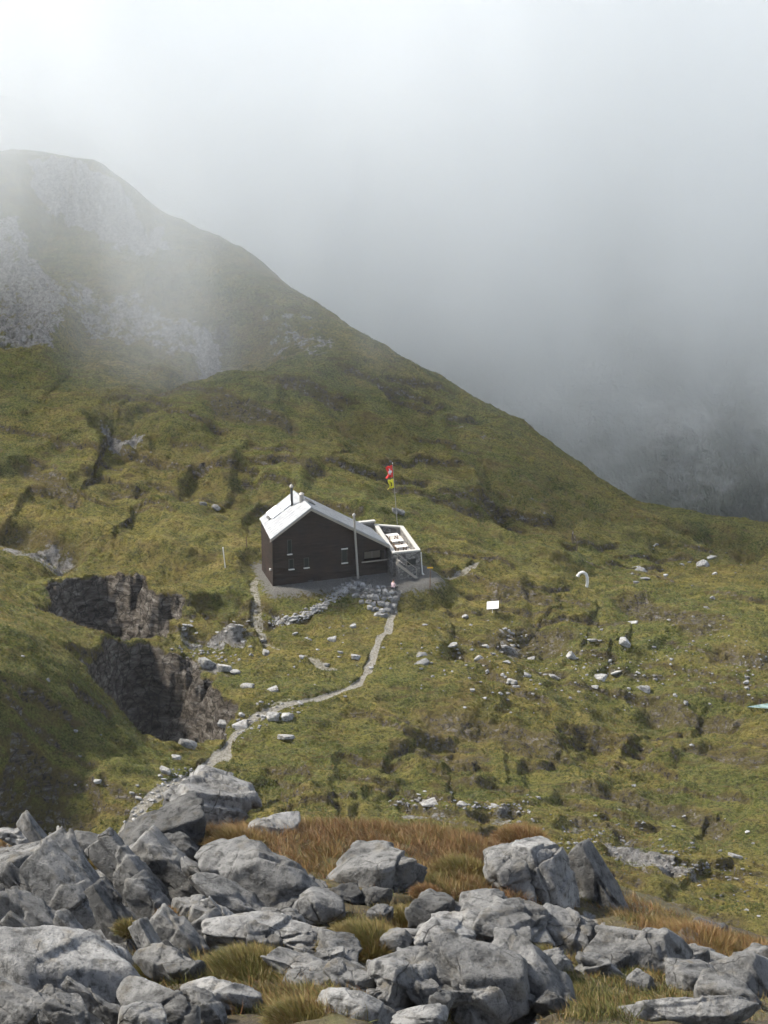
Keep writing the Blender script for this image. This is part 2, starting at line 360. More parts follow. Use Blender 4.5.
def mat_hillside():
    m, nt, b = new_mat('alpine turf and rock'); p = pos(nt); L = nt.links
    a1 = noise(nt, scaled(nt, p, (.05, .07, .05)), 1, 5, .6)
    a2 = noise(nt, scaled(nt, p, (.35, .55, .5)), 1, 6, .62)
    a3 = noise(nt, p, 2.4, 6, .7)
    a4 = noise(nt, scaled(nt, p, (1, 1.25, 1.2), (0, 0, .3)), 4.2, 6, .82)
    g = ramp(nt, a2, [(.3, (.085, .085, .022)), (.43, (.17, .16, .036)), (.55, (.255, .215, .05)), (.66, (.33, .255, .08))])
    g2 = ramp(nt, a2, [(.3, (.075, .1, .025)), (.5, (.16, .175, .038)), (.68, (.26, .225, .058))])
    c = mixc(nt, ramp(nt, a1, [(.42, 0), (.6, 1)]), g, g2)
    c = mixc(nt, ramp(nt, a3, [(.34, .8), (.52, .0)]), c, (.036, .036, .016))
    c = mixc(nt, ramp(nt, a4, [(.51, 0), (.62, .7)]), c, (.29, .245, .1))
    c = mixc(nt, ramp(nt, a4, [(.4, .85), (.49, .0)]), c, (.032, .034, .013))
    lg = noise(nt, scaled(nt, p, (.3, 1.5, 1.2)), 1, 6, .65)
    c = mixc(nt, ramp(nt, lg, [(.54, 0), (.66, .75)]), c, (.13, .095, .042))
    # dry russet on drop edges
    rk = attr(nt, 'rock'); sc = attr(nt, 'scree')
    edge = ramp(nt, mth(nt, 'ADD', rk, mth(nt, 'MULTIPLY', mth(nt, 'SUBTRACT', a2, .5), 1.2)), [(.15, 0), (.45, .6), (.75, .6)])
    c = mixc(nt, edge, c, ramp(nt, a3, [(.3, (.07, .055, .024)), (.6, (.16, .12, .05))]))
    # rock
    st = noise(nt, scaled(nt, p, (.55, .55, 2.4)), 1, 7, .72)
    rc = ramp(nt, st, [(.36, (.035, .029, .023)), (.46, (.095, .08, .065)), (.56, (.18, .16, .135)), (.68, (.36, .335, .3))])
    vc = N(nt, 'TexVoronoi', feature='DISTANCE_TO_EDGE', i_Scale=1.0); wv = N(nt, 'VectorMath', operation='ADD'); nn = N(nt, 'TexNoise', i_Scale=.8, i_Detail=4); L.new(p, nn.inputs['Vector']); L.new(nn.outputs['Color'], wv.inputs[0]); L.new(scaled(nt, p, (.9, .6, .75), (0, .3, 0)), wv.inputs[1]); L.new(wv.outputs[0], vc.inputs['Vector'])
    rc = mixc(nt, ramp(nt, vc.outputs[0], [(0, .9), (.07, 0)]), rc, (.02, .018, .015))
    rmask = ramp(nt, mth(nt, 'ADD', rk, mth(nt, 'MULTIPLY', mth(nt, 'SUBTRACT', a3, .5), 1.6)), [(.5, 0), (.66, 1)])
    c = mixc(nt, rmask, c, rc)
    sn = noise(nt, scaled(nt, p, (.55, .8, .8), (0, 0, .5)), 1, 7, .72)
    sc2 = mth(nt, 'ADD', mth(nt, 'MULTIPLY', sc, .68), sn)
    pm = ramp(nt, sc2, [(.92, 0), (1.02, 1)])
    pale = ramp(nt, a3, [(.35, (.1, .095, .085)), (.5, (.27, .26, .245)), (.65, (.42, .41, .39))])
    c = mixc(nt, pm, c, pale)
    # yard gravel + path
    gr = ramp(nt, noise(nt, p, 9, 4, .7), [(.3, (.12, .115, .1)), (.7, (.28, .27, .25))])
    pth = ramp(nt, noise(nt, p, 4, 5, .75), [(.3, (.17, .155, .12)), (.5, (.36, .34, .29)), (.7, (.52, .5, .45))])
    c = mixc(nt, ramp(nt, mth(nt, 'ADD', attr(nt, 'path'), mth(nt, 'MULTIPLY', mth(nt, 'SUBTRACT', a3, .5), 1.3)), [(.38, 0), (.6, 1)]), c, pth)
    c = mixc(nt, ramp(nt, mth(nt, 'ADD', attr(nt, 'yard'), mth(nt, 'MULTIPLY', mth(nt, 'SUBTRACT', a3, .5), 1.6)), [(.62, 0), (.78, 1)]), c, gr)
    L.new(c, b.inputs['Base Color']); b.inputs['Roughness'].default_value = .95; b.inputs['Specular IOR Level'].default_value = .15
    bump(nt, b, mth(nt, 'ADD', mth(nt, 'MULTIPLY', a3, 1.0), mth(nt, 'MULTIPLY', a4, .8)), .9, 1)
    return m
hs = link_mesh('hillside', far_mesh(), mat_hillside()); tag(hs, kind='structure')

# ------------------------------------------------------------------ far mountain
def mtn_mesh():
    x = np.linspace(-420, 420, 300); y = np.linspace(330, 1000, 300)
    X, Y = np.meshgrid(x, y, indexing='xy')
    d = Y-X*.15
    h = -185+ss(440, 470, d)*10+np.maximum(d-440, 0)*.72
    h = h+35*fbm(X/110, Y/130, seed=100, oct=5)+10*np.abs(fbm(X/30, Y/40, seed=120, oct=4))
    # spur behind the left crest
    a = px_at_y(60, 90, 400); bq = px_at_y(205, 205, 372); c = px_at_y(275, 290, 345)
    dd, s, arc = line_d(X, Y, [a[:2]+np.array([-120, 30]), a[:2], bq[:2], c[:2], c[:2]+np.array([12, -8])])
    zl = np.interp(arc, [0, .55, .75, .93, 1], [a[2]+18, a[2], bq[2], c[2], c[2]-25])
    h = np.maximum(h, zl-dd*1.05+5*fbm(X/14, Y/14, seed=130, oct=4))
    return grid_mesh('mountain', X, Y, h)
def mat_mtn():
    m, nt, b = new_mat('far mountain rock and turf'); p = pos(nt)
    n1 = noise(nt, scaled(nt, p, (.03, .03, .05)), 1, 7, .65); n2 = noise(nt, scaled(nt, p, (.12, .12, .05)), 1, 6, .65)
    c = ramp(nt, n1, [(.38, (.03, .035, .025)), (.48, (.08, .085, .065)), (.56, (.2, .2, .19)), (.68, (.42, .42, .41))])
    c = mixc(nt, ramp(nt, n2, [(.5, 0), (.75, .8)]), c, (.22, .225, .23))
    nt.links.new(c, b.inputs['Base Color']); b.inputs['Roughness'].default_value = .95
    bump(nt, b, n2, 6.0); return m
mo = link_mesh('mountain', mtn_mesh(), mat_mtn()); tag(mo, kind='structure')

# ------------------------------------------------------------------ near ground
def near_mesh():
    az = np.linspace(-34, 34, 420); r = np.r_[np.linspace(2.5, 12, 40)[:-1], np.linspace(12, 30, 330)[:-1], np.linspace(30, 62, 60)]
    A, Rr = np.meshgrid(R(1)*az, r, indexing='xy'); X = Rr*np.sin(A); Y = Rr*np.cos(A)
    me = grid_mesh('ground', X, Y, ground_h(X, Y)); fattr(me, 'rock', near_rock(X, Y)); return me
def mat_soil():
    m, nt, b = new_mat('peaty soil with moss'); p = pos(nt)
    n = noise(nt, p, 2.2, 6, .6); n2 = noise(nt, p, 25, 4, .7)
    c = ramp(nt, n, [(.35, (.03, .022, .012)), (.5, (.07, .055, .024)), (.65, (.085, .08, .025))])
    c = mixc(nt, ramp(nt, n2, [(.5, 0), (.75, .6)]), c, (.14, .1, .05))
    rc, rh = rock_color(nt, p, .6, .2, 2.2)
    k = ramp(nt, mth(nt, 'ADD', attr(nt, 'rock'), mth(nt, 'MULTIPLY', mth(nt, 'SUBTRACT', n, .5), 1.6)), [(.45, 0), (.55, 1)])
    c = mixc(nt, k, c, rc)
    nt.links.new(c, b.inputs['Base Color']); b.inputs['Roughness'].default_value = 1
    bump(nt, b, mth(nt, 'ADD', n2, rh), .05); return m
ng = link_mesh('ground', near_mesh(), mat_soil()); tag(ng, kind='structure')

#@@REST@@
# ------------------------------------------------------------------ ray casting onto the built ground
from mathutils.bvhtree import BVHTree
def bvh(o):
    n = len(o.data.vertices); a = np.empty(n*3, np.float32); o.data.vertices.foreach_get('co', a)
    k = len(o.data.polygons); f = np.empty(k*4, np.int32); o.data.loops.foreach_get('vertex_index', f)
    return BVHTree.FromPolygons([tuple(v) for v in a.reshape(-1, 3).tolist()], f.reshape(-1, 4).tolist())
BF = bvh(hs); BN = bvh(ng)
def cast(u, v, near=False):
    d = Vector(ray(u, v)).normalized(); r = (BN if near else BF).ray_cast(d*(1 if near else 75), d)
    if r[0] is None:
        p = hit(u, v, Fnear if near else Ffar, *((10., 60.) if near else (120., 420.))); return Vector(p)
    return r[0]
def gz(x, y, near=False):
    r = (BN if near else BF).ray_cast(Vector((x, y, 200)), Vector((0, 0, -1)))
    return r[0].z if r[0] else -80.
def empty(name, loc, rz=0): 
    o = bpy.data.objects.new(name, None); COL.objects.link(o); o.location = loc; o.rotation_euler = (0, 0, rz); o.empty_display_size = .2
    return o

class MB:
    """collects simple solids into one mesh"""
    def __init__(s): s.bm = bmesh.new()
    def prism(s, pts, vec):
        vec = Vector(vec); a = [s.bm.verts.new(p) for p in pts]; b = [s.bm.verts.new(Vector(p)+vec) for p in pts]; n = len(pts)
        s.bm.faces.new(a); s.bm.faces.new(b[::-1])
        for i in range(n): s.bm.faces.new((a[(i+1) % n], a[i], b[i], b[(i+1) % n]))
        return s
    def box(s, x0, x1, y0, y1, z0, z1): return s.prism([(x0, y0, z0), (x1, y0, z0), (x1, y1, z0), (x0, y1, z0)], (0, 0, z1-z0))
    def tube(s, p, q, r0, r1=None, n=12):
        r1 = r0 if r1 is None else r1; p = Vector(p); q = Vector(q); d = (q-p).normalized(); a = d.orthogonal().normalized(); b = d.cross(a)
        A = [s.bm.verts.new(p+(a*math.cos(t)+b*math.sin(t))*r0) for t in [2*math.pi*i/n for i in range(n)]]
        B = [s.bm.verts.new(q+(a*math.cos(t)+b*math.sin(t))*r1) for t in [2*math.pi*i/n for i in range(n)]]
        s.bm.faces.new(A[::-1]); s.bm.faces.new(B)
        for i in range(n): s.bm.faces.new((A[i], A[(i+1) % n], B[(i+1) % n], B[i]))
        return s
    def build(s, name, mat, parent=None, bevel=0, smooth=False):
        bmesh.ops.recalc_face_normals(s.bm, faces=s.bm.faces)
        if bevel: bmesh.ops.bevel(s.bm, geom=s.bm.edges[:], offset=bevel, segments=2, affect='EDGES', profile=.6)
        me = bpy.data.meshes.new(name); s.bm.to_mesh(me); s.bm.free()
        if smooth:
            for f in me.polygons: f.use_smooth = True
        return link_mesh(name, me, mat, parent)

# ------------------------------------------------------------------ materials for built things
def mat_boards():
    m, nt, b = new_mat('weathered dark boards'); co = objco(nt)
    w_ = N(nt, 'TexWave', wave_type='BANDS', bands_direction='Z', wave_profile='SAW', i_Scale=.83, i_Distortion=.25, i_Detail=2); nt.links.new(co, w_.inputs['Vector'])
    n = noise(nt, scaled(nt, co, (.7, .7, 7)), 1, 6, .65); n2 = noise(nt, co, .55, 3)
    c = ramp(nt, n, [(.3, (.010, .009, .008)), (.55, (.026, .020, .017)), (.75, (.06, .044, .036))])
    c = mixc(nt, ramp(nt, n2, [(.4, 0), (.7, .6)]), c, (.05, .031, .024))
    c = mixc(nt, ramp(nt, w_.outputs['Fac'], [(0, .85), (.12, 0), (1, 0)]), c, (.01, .01, .01))
    nt.links.new(c, b.inputs['Base Color']); b.inputs['Roughness'].default_value = .8
    b.inputs['Specular IOR Level'].default_value = .12
    bump(nt, b, w_.outputs['Fac'], .03); return m
def mat_stonewall():
    m, nt, b = new_mat('coursed stone masonry'); co = objco(nt)
    v = N(nt, 'TexVoronoi', feature='DISTANCE_TO_EDGE', i_Scale=1.0); nt.links.new(scaled(nt, co, (2.6, 2.6, 4.6)), v.inputs['Vector'])
    v2 = N(nt, 'TexVoronoi', i_Scale=1.0); nt.links.new(scaled(nt, co, (2.6, 2.6, 4.6)), v2.inputs['Vector'])
    g = N(nt, 'RGBToBW'); nt.links.new(v2.outputs['Color'], g.inputs[0])
    c = ramp(nt, g.outputs[0], [(.2, (.1, .095, .085)), (.5, (.17, .16, .145)), (.8, (.27, .26, .24))])
    c = mixc(nt, ramp(nt, noise(nt, co, 7, 5), [(.4, 0), (.7, .6)]), c, (.09, .085, .08))
    c = mixc(nt, ramp(nt, v.outputs[0], [(0, 1), (.07, 0)]), c, (.05, .048, .045))
    nt.links.new(c, b.inputs['Base Color']); b.inputs['Roughness'].default_value = .9; bump(nt, b, ramp(nt, v.outputs[0], [(0, 0), (.12, 1)]), .05); return m
def mat_roof():
    m, nt, b = new_mat('grey standing seam metal'); co = objco(nt)
    w_ = N(nt, 'TexWave', wave_type='BANDS', bands_direction='X', wave_profile='SIN', i_Scale=.5, i_Distortion=0); nt.links.new(co, w_.inputs['Vector'])
    n = noise(nt, co, 1.3, 5)
    c = ramp(nt, n, [(.3, (.22, .23, .245)), (.7, (.33, .34, .35))])
    nt.links.new(c, b.inputs['Base Color']); b.inputs['Metallic'].default_value = .3; b.inputs['Roughness'].default_value = .5; return m
M['boards'] = mat_boards(); M['stonewall'] = mat_stonewall(); M['roof'] = mat_roof()
M['trim'] = plain('pale weathered fascia wood', (.3, .27, .23)); M['white'] = plain('off white paint', (.6, .59, .56), .5, var=.1)
M['metal'] = plain('galvanised flue metal', (.33, .31, .28), .5, .3); M['darkmetal'] = plain('sooty metal', (.05, .05, .05), .6, .3)
M['glass'] = plain('dark window glass', (.015, .02, .022), .12, var=.05); M['panel'] = plain('collector glass with painted sky glare', (.85, .87, .9), .12, .2, var=.03)  # roof panels: white glare of the sky is painted into the base colour
M['coping'] = plain('pale concrete coping', (.36, .35, .325), .8, var=.2); M['deck'] = plain('light terrace slabs', (.42, .4, .37), .85, var=.18, scale=2)
M['wood'] = plain('brown wood', (.13, .08, .045), .8); M['warmglass'] = plain('curtained window', (.2, .17, .13), .4)
M['skin'] = plain('skin', (.5, .3, .22), .6); M['pink'] = plain('pale pink cloth', (.72, .52, .52), .9); M['trousers'] = plain('dark cloth', (.03, .03, .04), .9); M['hair'] = plain('brown hair', (.06, .035, .02), .8)
M['yellow'] = plain('yellow paint', (.7, .42, .03), .6, var=.1)

# ------------------------------------------------------------------ hut
hut = empty('mountain_hut', Vector(HUT0), math.atan2(SV[1], SV[0]))
tag(hut, 'dark wooden mountain hut with pale metal roof standing alone on the slope', 'hut')
def roofz(s, off=0): return (8.17-(4.05-s)*.667 if s < 4.05 else 8.17-(s-4.05)*.59)-.24+off
mb = MB()
mb.prism([(0, 0, -.5), (9.9, 0, -.5), (9.9, 0, roofz(9.9)), (4.05, 0, roofz(4.05)), (0, 0, roofz(0))], (0, .22, 0))
mb.prism([(9.9, 0, -.5), (12.45, 0, -.5), (12.45, 0, 1.45), (9.9, 0, 1.45)], (0, .22, 0))
mb.prism([(9.9, 0, 2.55), (12.45, 0, 2.55), (12.45, 0, roofz(12.45)), (9.9, 0, roofz(9.9))], (0, .22, 0))
mb.prism([(0, .22, -.5), (.22, .22, -.5), (.22, .22, roofz(.22)-.02), (0, .22, roofz(0)-.02)], (.35, 5.0, 0))
mb.prism([(12.2, .22, -.5), (12.45, .22, -.5), (12.45, .22, roofz(12.45)-.02), (12.2, .22, roofz(12.2)-.02)], (0, 5.0, 0))
mb.prism([(.58, 5.0, -.5), (12.19, 5.0, -.5), (12.19, 5.0, roofz(12.19)-.03), (4.05, 5.0, roofz(4.05)-.03), (.58, 5.0, roofz(.58)-.03)], (0, .2, 0))
mb.box(9.9, 12.19, 1.4, 1.5, 1.2, 3.2); mb.box(9.8, 12.19, .23, 1.4, 1.1, 1.2); mb.box(9.7, 9.88, .23, 1.5, 1.2, 4.3)
mb.build('wall', M['boards'], hut)
MB().box(.05, 12.35, -.03, .0, -.5, -.02).build('foundation', M['stonewall'], hut)
def slab(pts, th):
    p = [Vector(q) for q in pts]; n = (p[1]-p[0]).cross(p[2]-p[0]).normalized(); n = n if n.z > 0 else -n
    return MB().prism(p, -n*th)
LP = [(4.05, -.45, 8.17), (-.35, -.45, 5.235), (.22, 5.3, 5.615), (4.05, 5.5, 8.17)]
RP_ = [(4.05, -.45, 8.17), (4.05, 5.5, 8.17), (12.6, 5.5, 3.125), (12.6, -.45, 3.125)]
rf = slab(LP, .14).build('roof', M['roof'], hut); rf2 = slab(RP_, .14).build('roof', M['roof'], hut)
sm = MB()
def LPt(a, t, dz=0): return Vector((-.35+4.4*a, t, 5.235+2.935*a+dz))
for k in range(11):
    t = -.2+k*.53; sm.box(0, 0, 0, 0, 0, 0) if False else None
    p = LPt(.08+.004*k, t, .0); q = LPt(.985, t, .0); sm.prism([p+Vector((0, -.02, 0)), q+Vector((0, -.02, 0)), q+Vector((0, .02, 0)), p+Vector((0, .02, 0))], (-.01, 0, .022))
    p = Vector((4.2, t, 8.08)); q = Vector((12.5, t, 3.185)); sm.prism([p+Vector((0, -.02, 0)), q+Vector((0, -.02, 0)), q+Vector((0, .02, 0)), p+Vector((0, .02, 0))], (.01, 0, .022))
sm.build('seam', M['roof'], rf)
MB().prism([(3.85, -.47, 8.06), (4.05, -.47, 8.22), (4.25, -.47, 8.06)], (0, 6.0, 0)).build('ridge_cap', M['roof'], hut)
fb = MB(); fb.prism([(-.35, -.40, 5.08), (4.05, -.40, 8.01), (4.05, -.40, 7.78), (-.35, -.40, 4.86)], (0, .08, 0)); fb.prism([(4.06, -.40, 8.01), (12.6, -.40, 2.96), (12.6, -.40, 2.74), (4.06, -.40, 7.78)], (0, .08, 0))
fb.build('fascia', M['trim'], hut)
def window(s, z0, z1, w_, glass='glass', top=False):
    f = MB(); e = .06
    f.box(s-w_/2-e, s-w_/2, -.05, -.003, z0-e, z1+e).box(s+w_/2, s+w_/2+e, -.05, -.003, z0-e, z1+e).box(s-w_/2, s+w_/2, -.05, -.003, z1, z1+e)
    fo = f.build('window', M['darkmetal'], hut)
    MB().box(s-w_/2, s+w_/2, -.02, -.004, z0, z1).build('pane', M[glass], fo)
    MB().box(s-w_/2-.1, s+w_/2+.1, -.16, -.004, z0-.16, z0-.065).build('sill', M['white'], fo)
    if top: MB().box(s-w_/2-.1, s+w_/2+.1, -.12, -.004, z1+.065, z1+.16).build('lintel', M['white'], fo)
window(1.82, 3.35, 4.75, .34); window(1.98, 1.7, 2.65, .42); window(3.6, 1.68, 2.6, .42); window(7.73, 1.72, 3.05, .5, 'glass', True)
MB().box(3.75, 4.3, -.06, -.004, -.02, .16).build('vent', M['darkmetal'], hut)
wf = MB().box(10.3, 12.1, 1.34, 1.395, 1.3, 2.9).build('balcony_window', M['warmglass'], hut)
MB().box(11.17, 11.23, 1.3, 1.335, 1.3, 2.9).build('mullion', M['trim'], wf)
MB().box(9.6, 12.6, -.14, -.004, 1.42, 1.52).build('balcony_rail', M['trim'], hut)
def roof_panel(a0, a1, t0, t1, mat, name):
    p = [LPt(a0, t0, .06), LPt(a1, t0, .06), LPt(a1, t1, .06), LPt(a0, t1, .06)]
    return MB().prism(p, (-.05, 0, .075)).build(name, mat, hut)
roof_panel(.3, .53, 3.05, 5.15, M['panel'], 'roof_panel'); roof_panel(.57, .79, 3.05, 4.6, M['panel'], 'roof_panel'); roof_panel(.235, .285, 3.4, 4.3, M['darkmetal'], 'roof_hatch')
MB().prism([(4.55, 2.2, 7.9), (5.3, 2.2, 7.46), (5.3, 3.4, 7.46), (4.55, 3.4, 7.9)], (.05, 0, .08)).build('roof_hatch', M['darkmetal'], hut)
c1 = LPt(.768, 2.85); ch = MB().tube(c1-Vector((0, 0, .2)), c1+Vector((-.05, 0, 1.95)), .13, .13).build('chimney', M['darkmetal'], hut, smooth=False)
MB().tube(c1+Vector((-.05, 0, 1.95)), c1+Vector((-.05, 0, 2.1)), .2, .2).tube(c1+Vector((-.05, 0, 2.1)), c1+Vector((-.05, 0, 2.3)), .2, .05).build('chimney_cap', M['metal'], ch)
c2 = LPt(.955, 2.2); ch = MB().tube(c2-Vector((0, 0, .2)), c2+Vector((0, 0, .8)), .22, .22).build('chimney', M['metal'], hut)
MB().tube(c2+Vector((0, 0, .8)), c2+Vector((0, 0, .95)), .3, .1).build('chimney_cap', M['metal'], ch)
fl = MB().tube((9.0, -.62, -.1), (8.58, -.62, 6.85), .12, .11).build('flue_pipe', M['metal'], hut)
MB().tube((8.58, -.62, 6.85), (8.57, -.62, 6.95), .17, .17).tube((8.57, -.62, 6.95), (8.57, -.62, 7.1), .17, .08).build('flue_cap', M['coping'], fl)
MB().box(8.87, 8.97, -.6, -.004, 1.9, 2.0).build('bracket', M['darkmetal'], fl); MB().box(8.66, 8.76, -.6, -.004, 4.9, 5.0).build('bracket', M['darkmetal'], fl)
MB().box(-.16, -.0, .5, .7, 1.5, 1.7).build('meter_box', M['white'], hut)

# ------------------------------------------------------------------ stone terrace beside the hut
ter = empty('stone_terrace', Vector(hutp(12.5, -1.45, 0)), math.atan2(SV[1], SV[0]))
tag(ter, 'walled stone terrace with pale coping against the right side of the hut', 'terrace')
q = [Vector((0, 0, 0)), Vector((3.0, -.12, 0)), Vector((4.0, 7.9, 0)), Vector((1.3, 9.6, 0))]
def ringwall(q, th, z0, z1, mat, name, grow=0.0):
    c = sum(q, Vector())/4; n = len(q)
    def off(k):   # inward offset of polygon
        out = []
        for i in range(n):
            a, b_, d = q[i-1], q[i], q[(i+1) % n]
            n1 = Vector((-(b_-a).y, (b_-a).x, 0)).normalized(); n2 = Vector((-(d-b_).y, (d-b_).x, 0)).normalized()
            m_ = (n1+n2).normalized(); out.append(b_+m_*(k/m_.dot(n1)))
        return out
    o_ = off(-grow); i_ = off(th+grow); m = MB()
    for k in range(n):
        a, b_, c_, d_ = o_[k], o_[(k+1) % n], i_[(k+1) % n], i_[k]
        m.prism([p+Vector((0, 0, z0)) for p in (a, b_, c_, d_)], (0, 0, z1-z0))
    return m.build(name, mat, ter)
ringwall(q, .34, -.4, 2.5, M['stonewall'], 'wall'); ringwall(q, .34, 2.503, 2.66, M['coping'], 'coping', .03)
MB().prism([(.35, .3, 1.6), (2.7, .2, 1.6), (3.6, 7.5, 1.6), (1.6, 9.0, 1.6)], (0, 0, .12)).build('deck', M['deck'], ter)
MB().box(-1.1, 1.25, 9.3, 9.6, 2.2, 2.95).build('rear_wall', M['stonewall'], ter); MB().box(-1.2, 1.35, 9.2, 9.7, 2.953, 3.12).build('coping', M['coping'], ter)
st = MB()
for k in range(9): st.box(.3+k*.23, .53+k*.23, -1.05, -.14, -.3, 2.0-k*.22)
st.build('stair', M['stonewall'], ter)
rl = MB().tube((.1, -1.0, 2.85), (2.3, -1.0, .95), .035).tube((.15, -1.0, 1.9), (.15, -1.0, 2.82), .03).tube((1.2, -1.0, .9), (1.2, -1.0, 1.9), .03).tube((2.28, -1.0, .1), (2.28, -1.0, .96), .03)
rl.build('handrail', M['trim'], ter)
MB().prism([(.0, -1.2, 1.7), (2.4, -1.2, -.35), (2.4, -1.2, -.02), (.0, -1.2, 2.05)], (0, .14, 0)).build('stringer', M['trim'], ter)
MB().box(1.5, 2.5, -.16, -.122, 1.15, 1.75).build('opening', M['glass'], ter)
MB().tube((3.2, -.25, -.1), (3.05, -.22, 2.4), .06).tube((3.25, -.5, .02), (3.2, -.25, .1), .09).build('downpipe', M['white'], ter)
tb0 = None
tpos = [(1.75, 2.2), (1.95, 4.1), (2.15, 6.0)]
tl = ['white picnic table nearest the front wall of the stone terrace', 'middle white picnic table on the stone terrace', 'white picnic table at the far end of the stone terrace']
rz = math.atan2(SV[1], SV[0])
def make_table():
    t = empty('picnic_table', (0, 0, 0)); m = MB()
    for k in range(4): m.box(-.62, .62, -.36+k*.185, -.36+k*.185+.17, .72, .76)
    m.build('tabletop', M['white'], t)
    for sgn in (-1, 1): MB().box(-.62, .62, sgn*.72-.13, sgn*.72+.13, .42, .46).build('bench', M['wood'], t)
    for sx in (-.45, .45):
        m = MB(); m.prism([(sx-.03, -.28, .72), (sx-.03, -.2, .72), (sx-.03, -.62, 0), (sx-.03, -.7, 0)], (.06, 0, 0)); m.prism([(sx-.03, .28, .72), (sx-.03, .2, .72), (sx-.03, .62, 0), (sx-.03, .7, 0)], (.06, 0, 0)); m.box(sx-.028, sx+.028, -.8, .8, .34, .418)
        m.build('leg', M['wood'], t)
    return t
for k, (a, b_) in enumerate(tpos):
    if k == 0: t = tb0 = make_table()
    else:
        t = tb0.copy(); COL.objects.link(t)
        for c_ in list(tb0.children): d_ = c_.copy(); COL.objects.link(d_); d_.parent = t
    t.location = Vector(hutp(12.5+a, -1.45+b_, 1.723)); t.rotation_euler = (0, 0, rz)
    tag(t, tl[k], 'table', 'white picnic tables on the terrace')

# ------------------------------------------------------------------ flag pole
fp = cast(397.5, 524); pole = empty('flag_pole', fp)
tag(pole, 'thin pole with hanging red and yellow flags behind the stone terrace', 'flag pole')
top = Vector((-.55, 0, 6.9)); MB().tube((0, 0, -.3), top, .04, .025).build('pole', M['metal'], pole); MB().tube(top, top+Vector((0, 0, .14)), .06, .02).build('finial', M['white'], pole)
def flag_mesh(z0, z1, w_, seed, skew):
    n, k = 24, 14; U, V_ = np.meshgrid(np.linspace(0, 1, k), np.linspace(0, 1, n), indexing='xy')
    z = z0+(z1-z0)*V_; x0 = top.x*(z/6.9)
    X = x0-.05-U*w_*(.75+.25*np.cos(V_*5))-skew*V_*U; Y = .16*np.sin(U*11+V_*2+seed)*(.3+U); Zc = z-.35*U*w_*(1-.3*V_)
    return grid_mesh('flag', X, Y, Zc), U, V_
def flag_mat(name, base, kind):
    m, nt, b = new_mat(name); at_u = attr(nt, 'fu'); at_v = attr(nt, 'fv')
    du = mth(nt, 'ABSOLUTE', mth(nt, 'SUBTRACT', at_u, .52)); dv_ = mth(nt, 'ABSOLUTE', mth(nt, 'SUBTRACT', at_v, .5))
    if kind == 'cross':
        a = mth(nt, 'MULTIPLY', mth(nt, 'LESS_THAN', du, .11), mth(nt, 'LESS_THAN', dv_, .28)); c = mth(nt, 'MULTIPLY', mth(nt, 'LESS_THAN', du, .32), mth(nt, 'LESS_THAN', dv_, .1))
        f = mth(nt, 'MAXIMUM', a, c); col2 = (.85, .82, .8)
    else:
        f = mth(nt, 'MULTIPLY', mth(nt, 'LESS_THAN', du, .16), mth(nt, 'LESS_THAN', dv_, .2)); f = mth(nt, 'MULTIPLY', f, ramp(nt, noise(nt, objco(nt), 8, 2), [(.4, 0), (.5, 1)])); col2 = (.05, .05, .03)
    nt.links.new(mixc(nt, f, base, col2), b.inputs['Base Color']); b.inputs['Roughness'].default_value = .9; return m
for z0, z1, w_, base, kind, lab in ((6.75, 5.4, .72, (.62, .035, .03), 'cross', 'red flag with a white cross'), (5.2, 4.15, .6, (.75, .68, .06), 'dark', 'yellow flag with a small dark emblem')):
    me, U, V_ = flag_mesh(z0, z1, w_, z0, .25); fattr(me, 'fu', U); fattr(me, 'fv', V_)
    o = link_mesh('flag', me, flag_mat(lab, base, kind), pole); o['label'] = lab
    sdm = o.modifiers.new('thickness', 'SOLIDIFY'); sdm.thickness = .012

# ------------------------------------------------------------------ posts, panel, spout
def post(u, v, h, r_, lean, mat, name, label, cat, extra=None):
    p = cast(u, v); o = empty(name, p); MB().tube((0, 0, -.3), (lean, 0, h), r_, r_*.85, 10).build('shaft', mat, o); MB().tube((lean, 0, h), (lean*1.01, 0, h+.06), r_*1.25, r_*.9, 10).build('post_cap', mat, o)
    if extra: extra(o)
    return tag(o, label, cat)
post(225.5, 567, 2.1, .06, -.22, M['white'], 'marker_post', 'thin white post leaning slightly on the grass left of the hut', 'post')
post(246.5, 547, 1.1, .06, 0, M['wood'], 'fence_post', 'short dark wooden post on the grass behind the white post', 'post')
post(430, 588, 2.6, .05, .02, M['wood'], 'signpost', 'slim brown signpost at the right edge of the gravel yard', 'signpost',
     lambda o: MB().box(-.3, .3, -.07, -.055, 2.15, 2.32).build('sign_board', M['yellow'], o))
p = cast(492.5, 613); o = empty('tilted_panel', p, R(12)); tag(o, 'small tilted white panel on a post in the grass right of the hut', 'panel')
MB().tube((0, 0, -.2), (0, 0, .75), .05).build('post', M['white'], o)
MB().prism([(-.72, -.35, .55), (.5, -.5, .6), (.78, .5, 1.05), (-.45, .62, 1.0)], (0, -.02, .06)).build('board', M['white'], o)
p = cast(585, 586); o = empty('bent_pipe', p, 0); tag(o, 'bright white bent pipe standing alone at the end of the faint grass path', 'pipe')
pts = [(-.75, 0, 1.25), (-.55, 0, 1.5), (-.2, 0, 1.55), (.1, 0, 1.3), (.22, 0, .9), (.25, 0, .4), (.15, 0, -.2)]
m = MB()
for a, b_ in zip(pts[:-1], pts[1:]): m.tube(a, b_, .15, .17)
m.build('pipe', M['white'], o); MB().tube((-.8, 0, 1.1), (-.72, 0, 1.3), .2, .16).build('nozzle', M['white'], o)

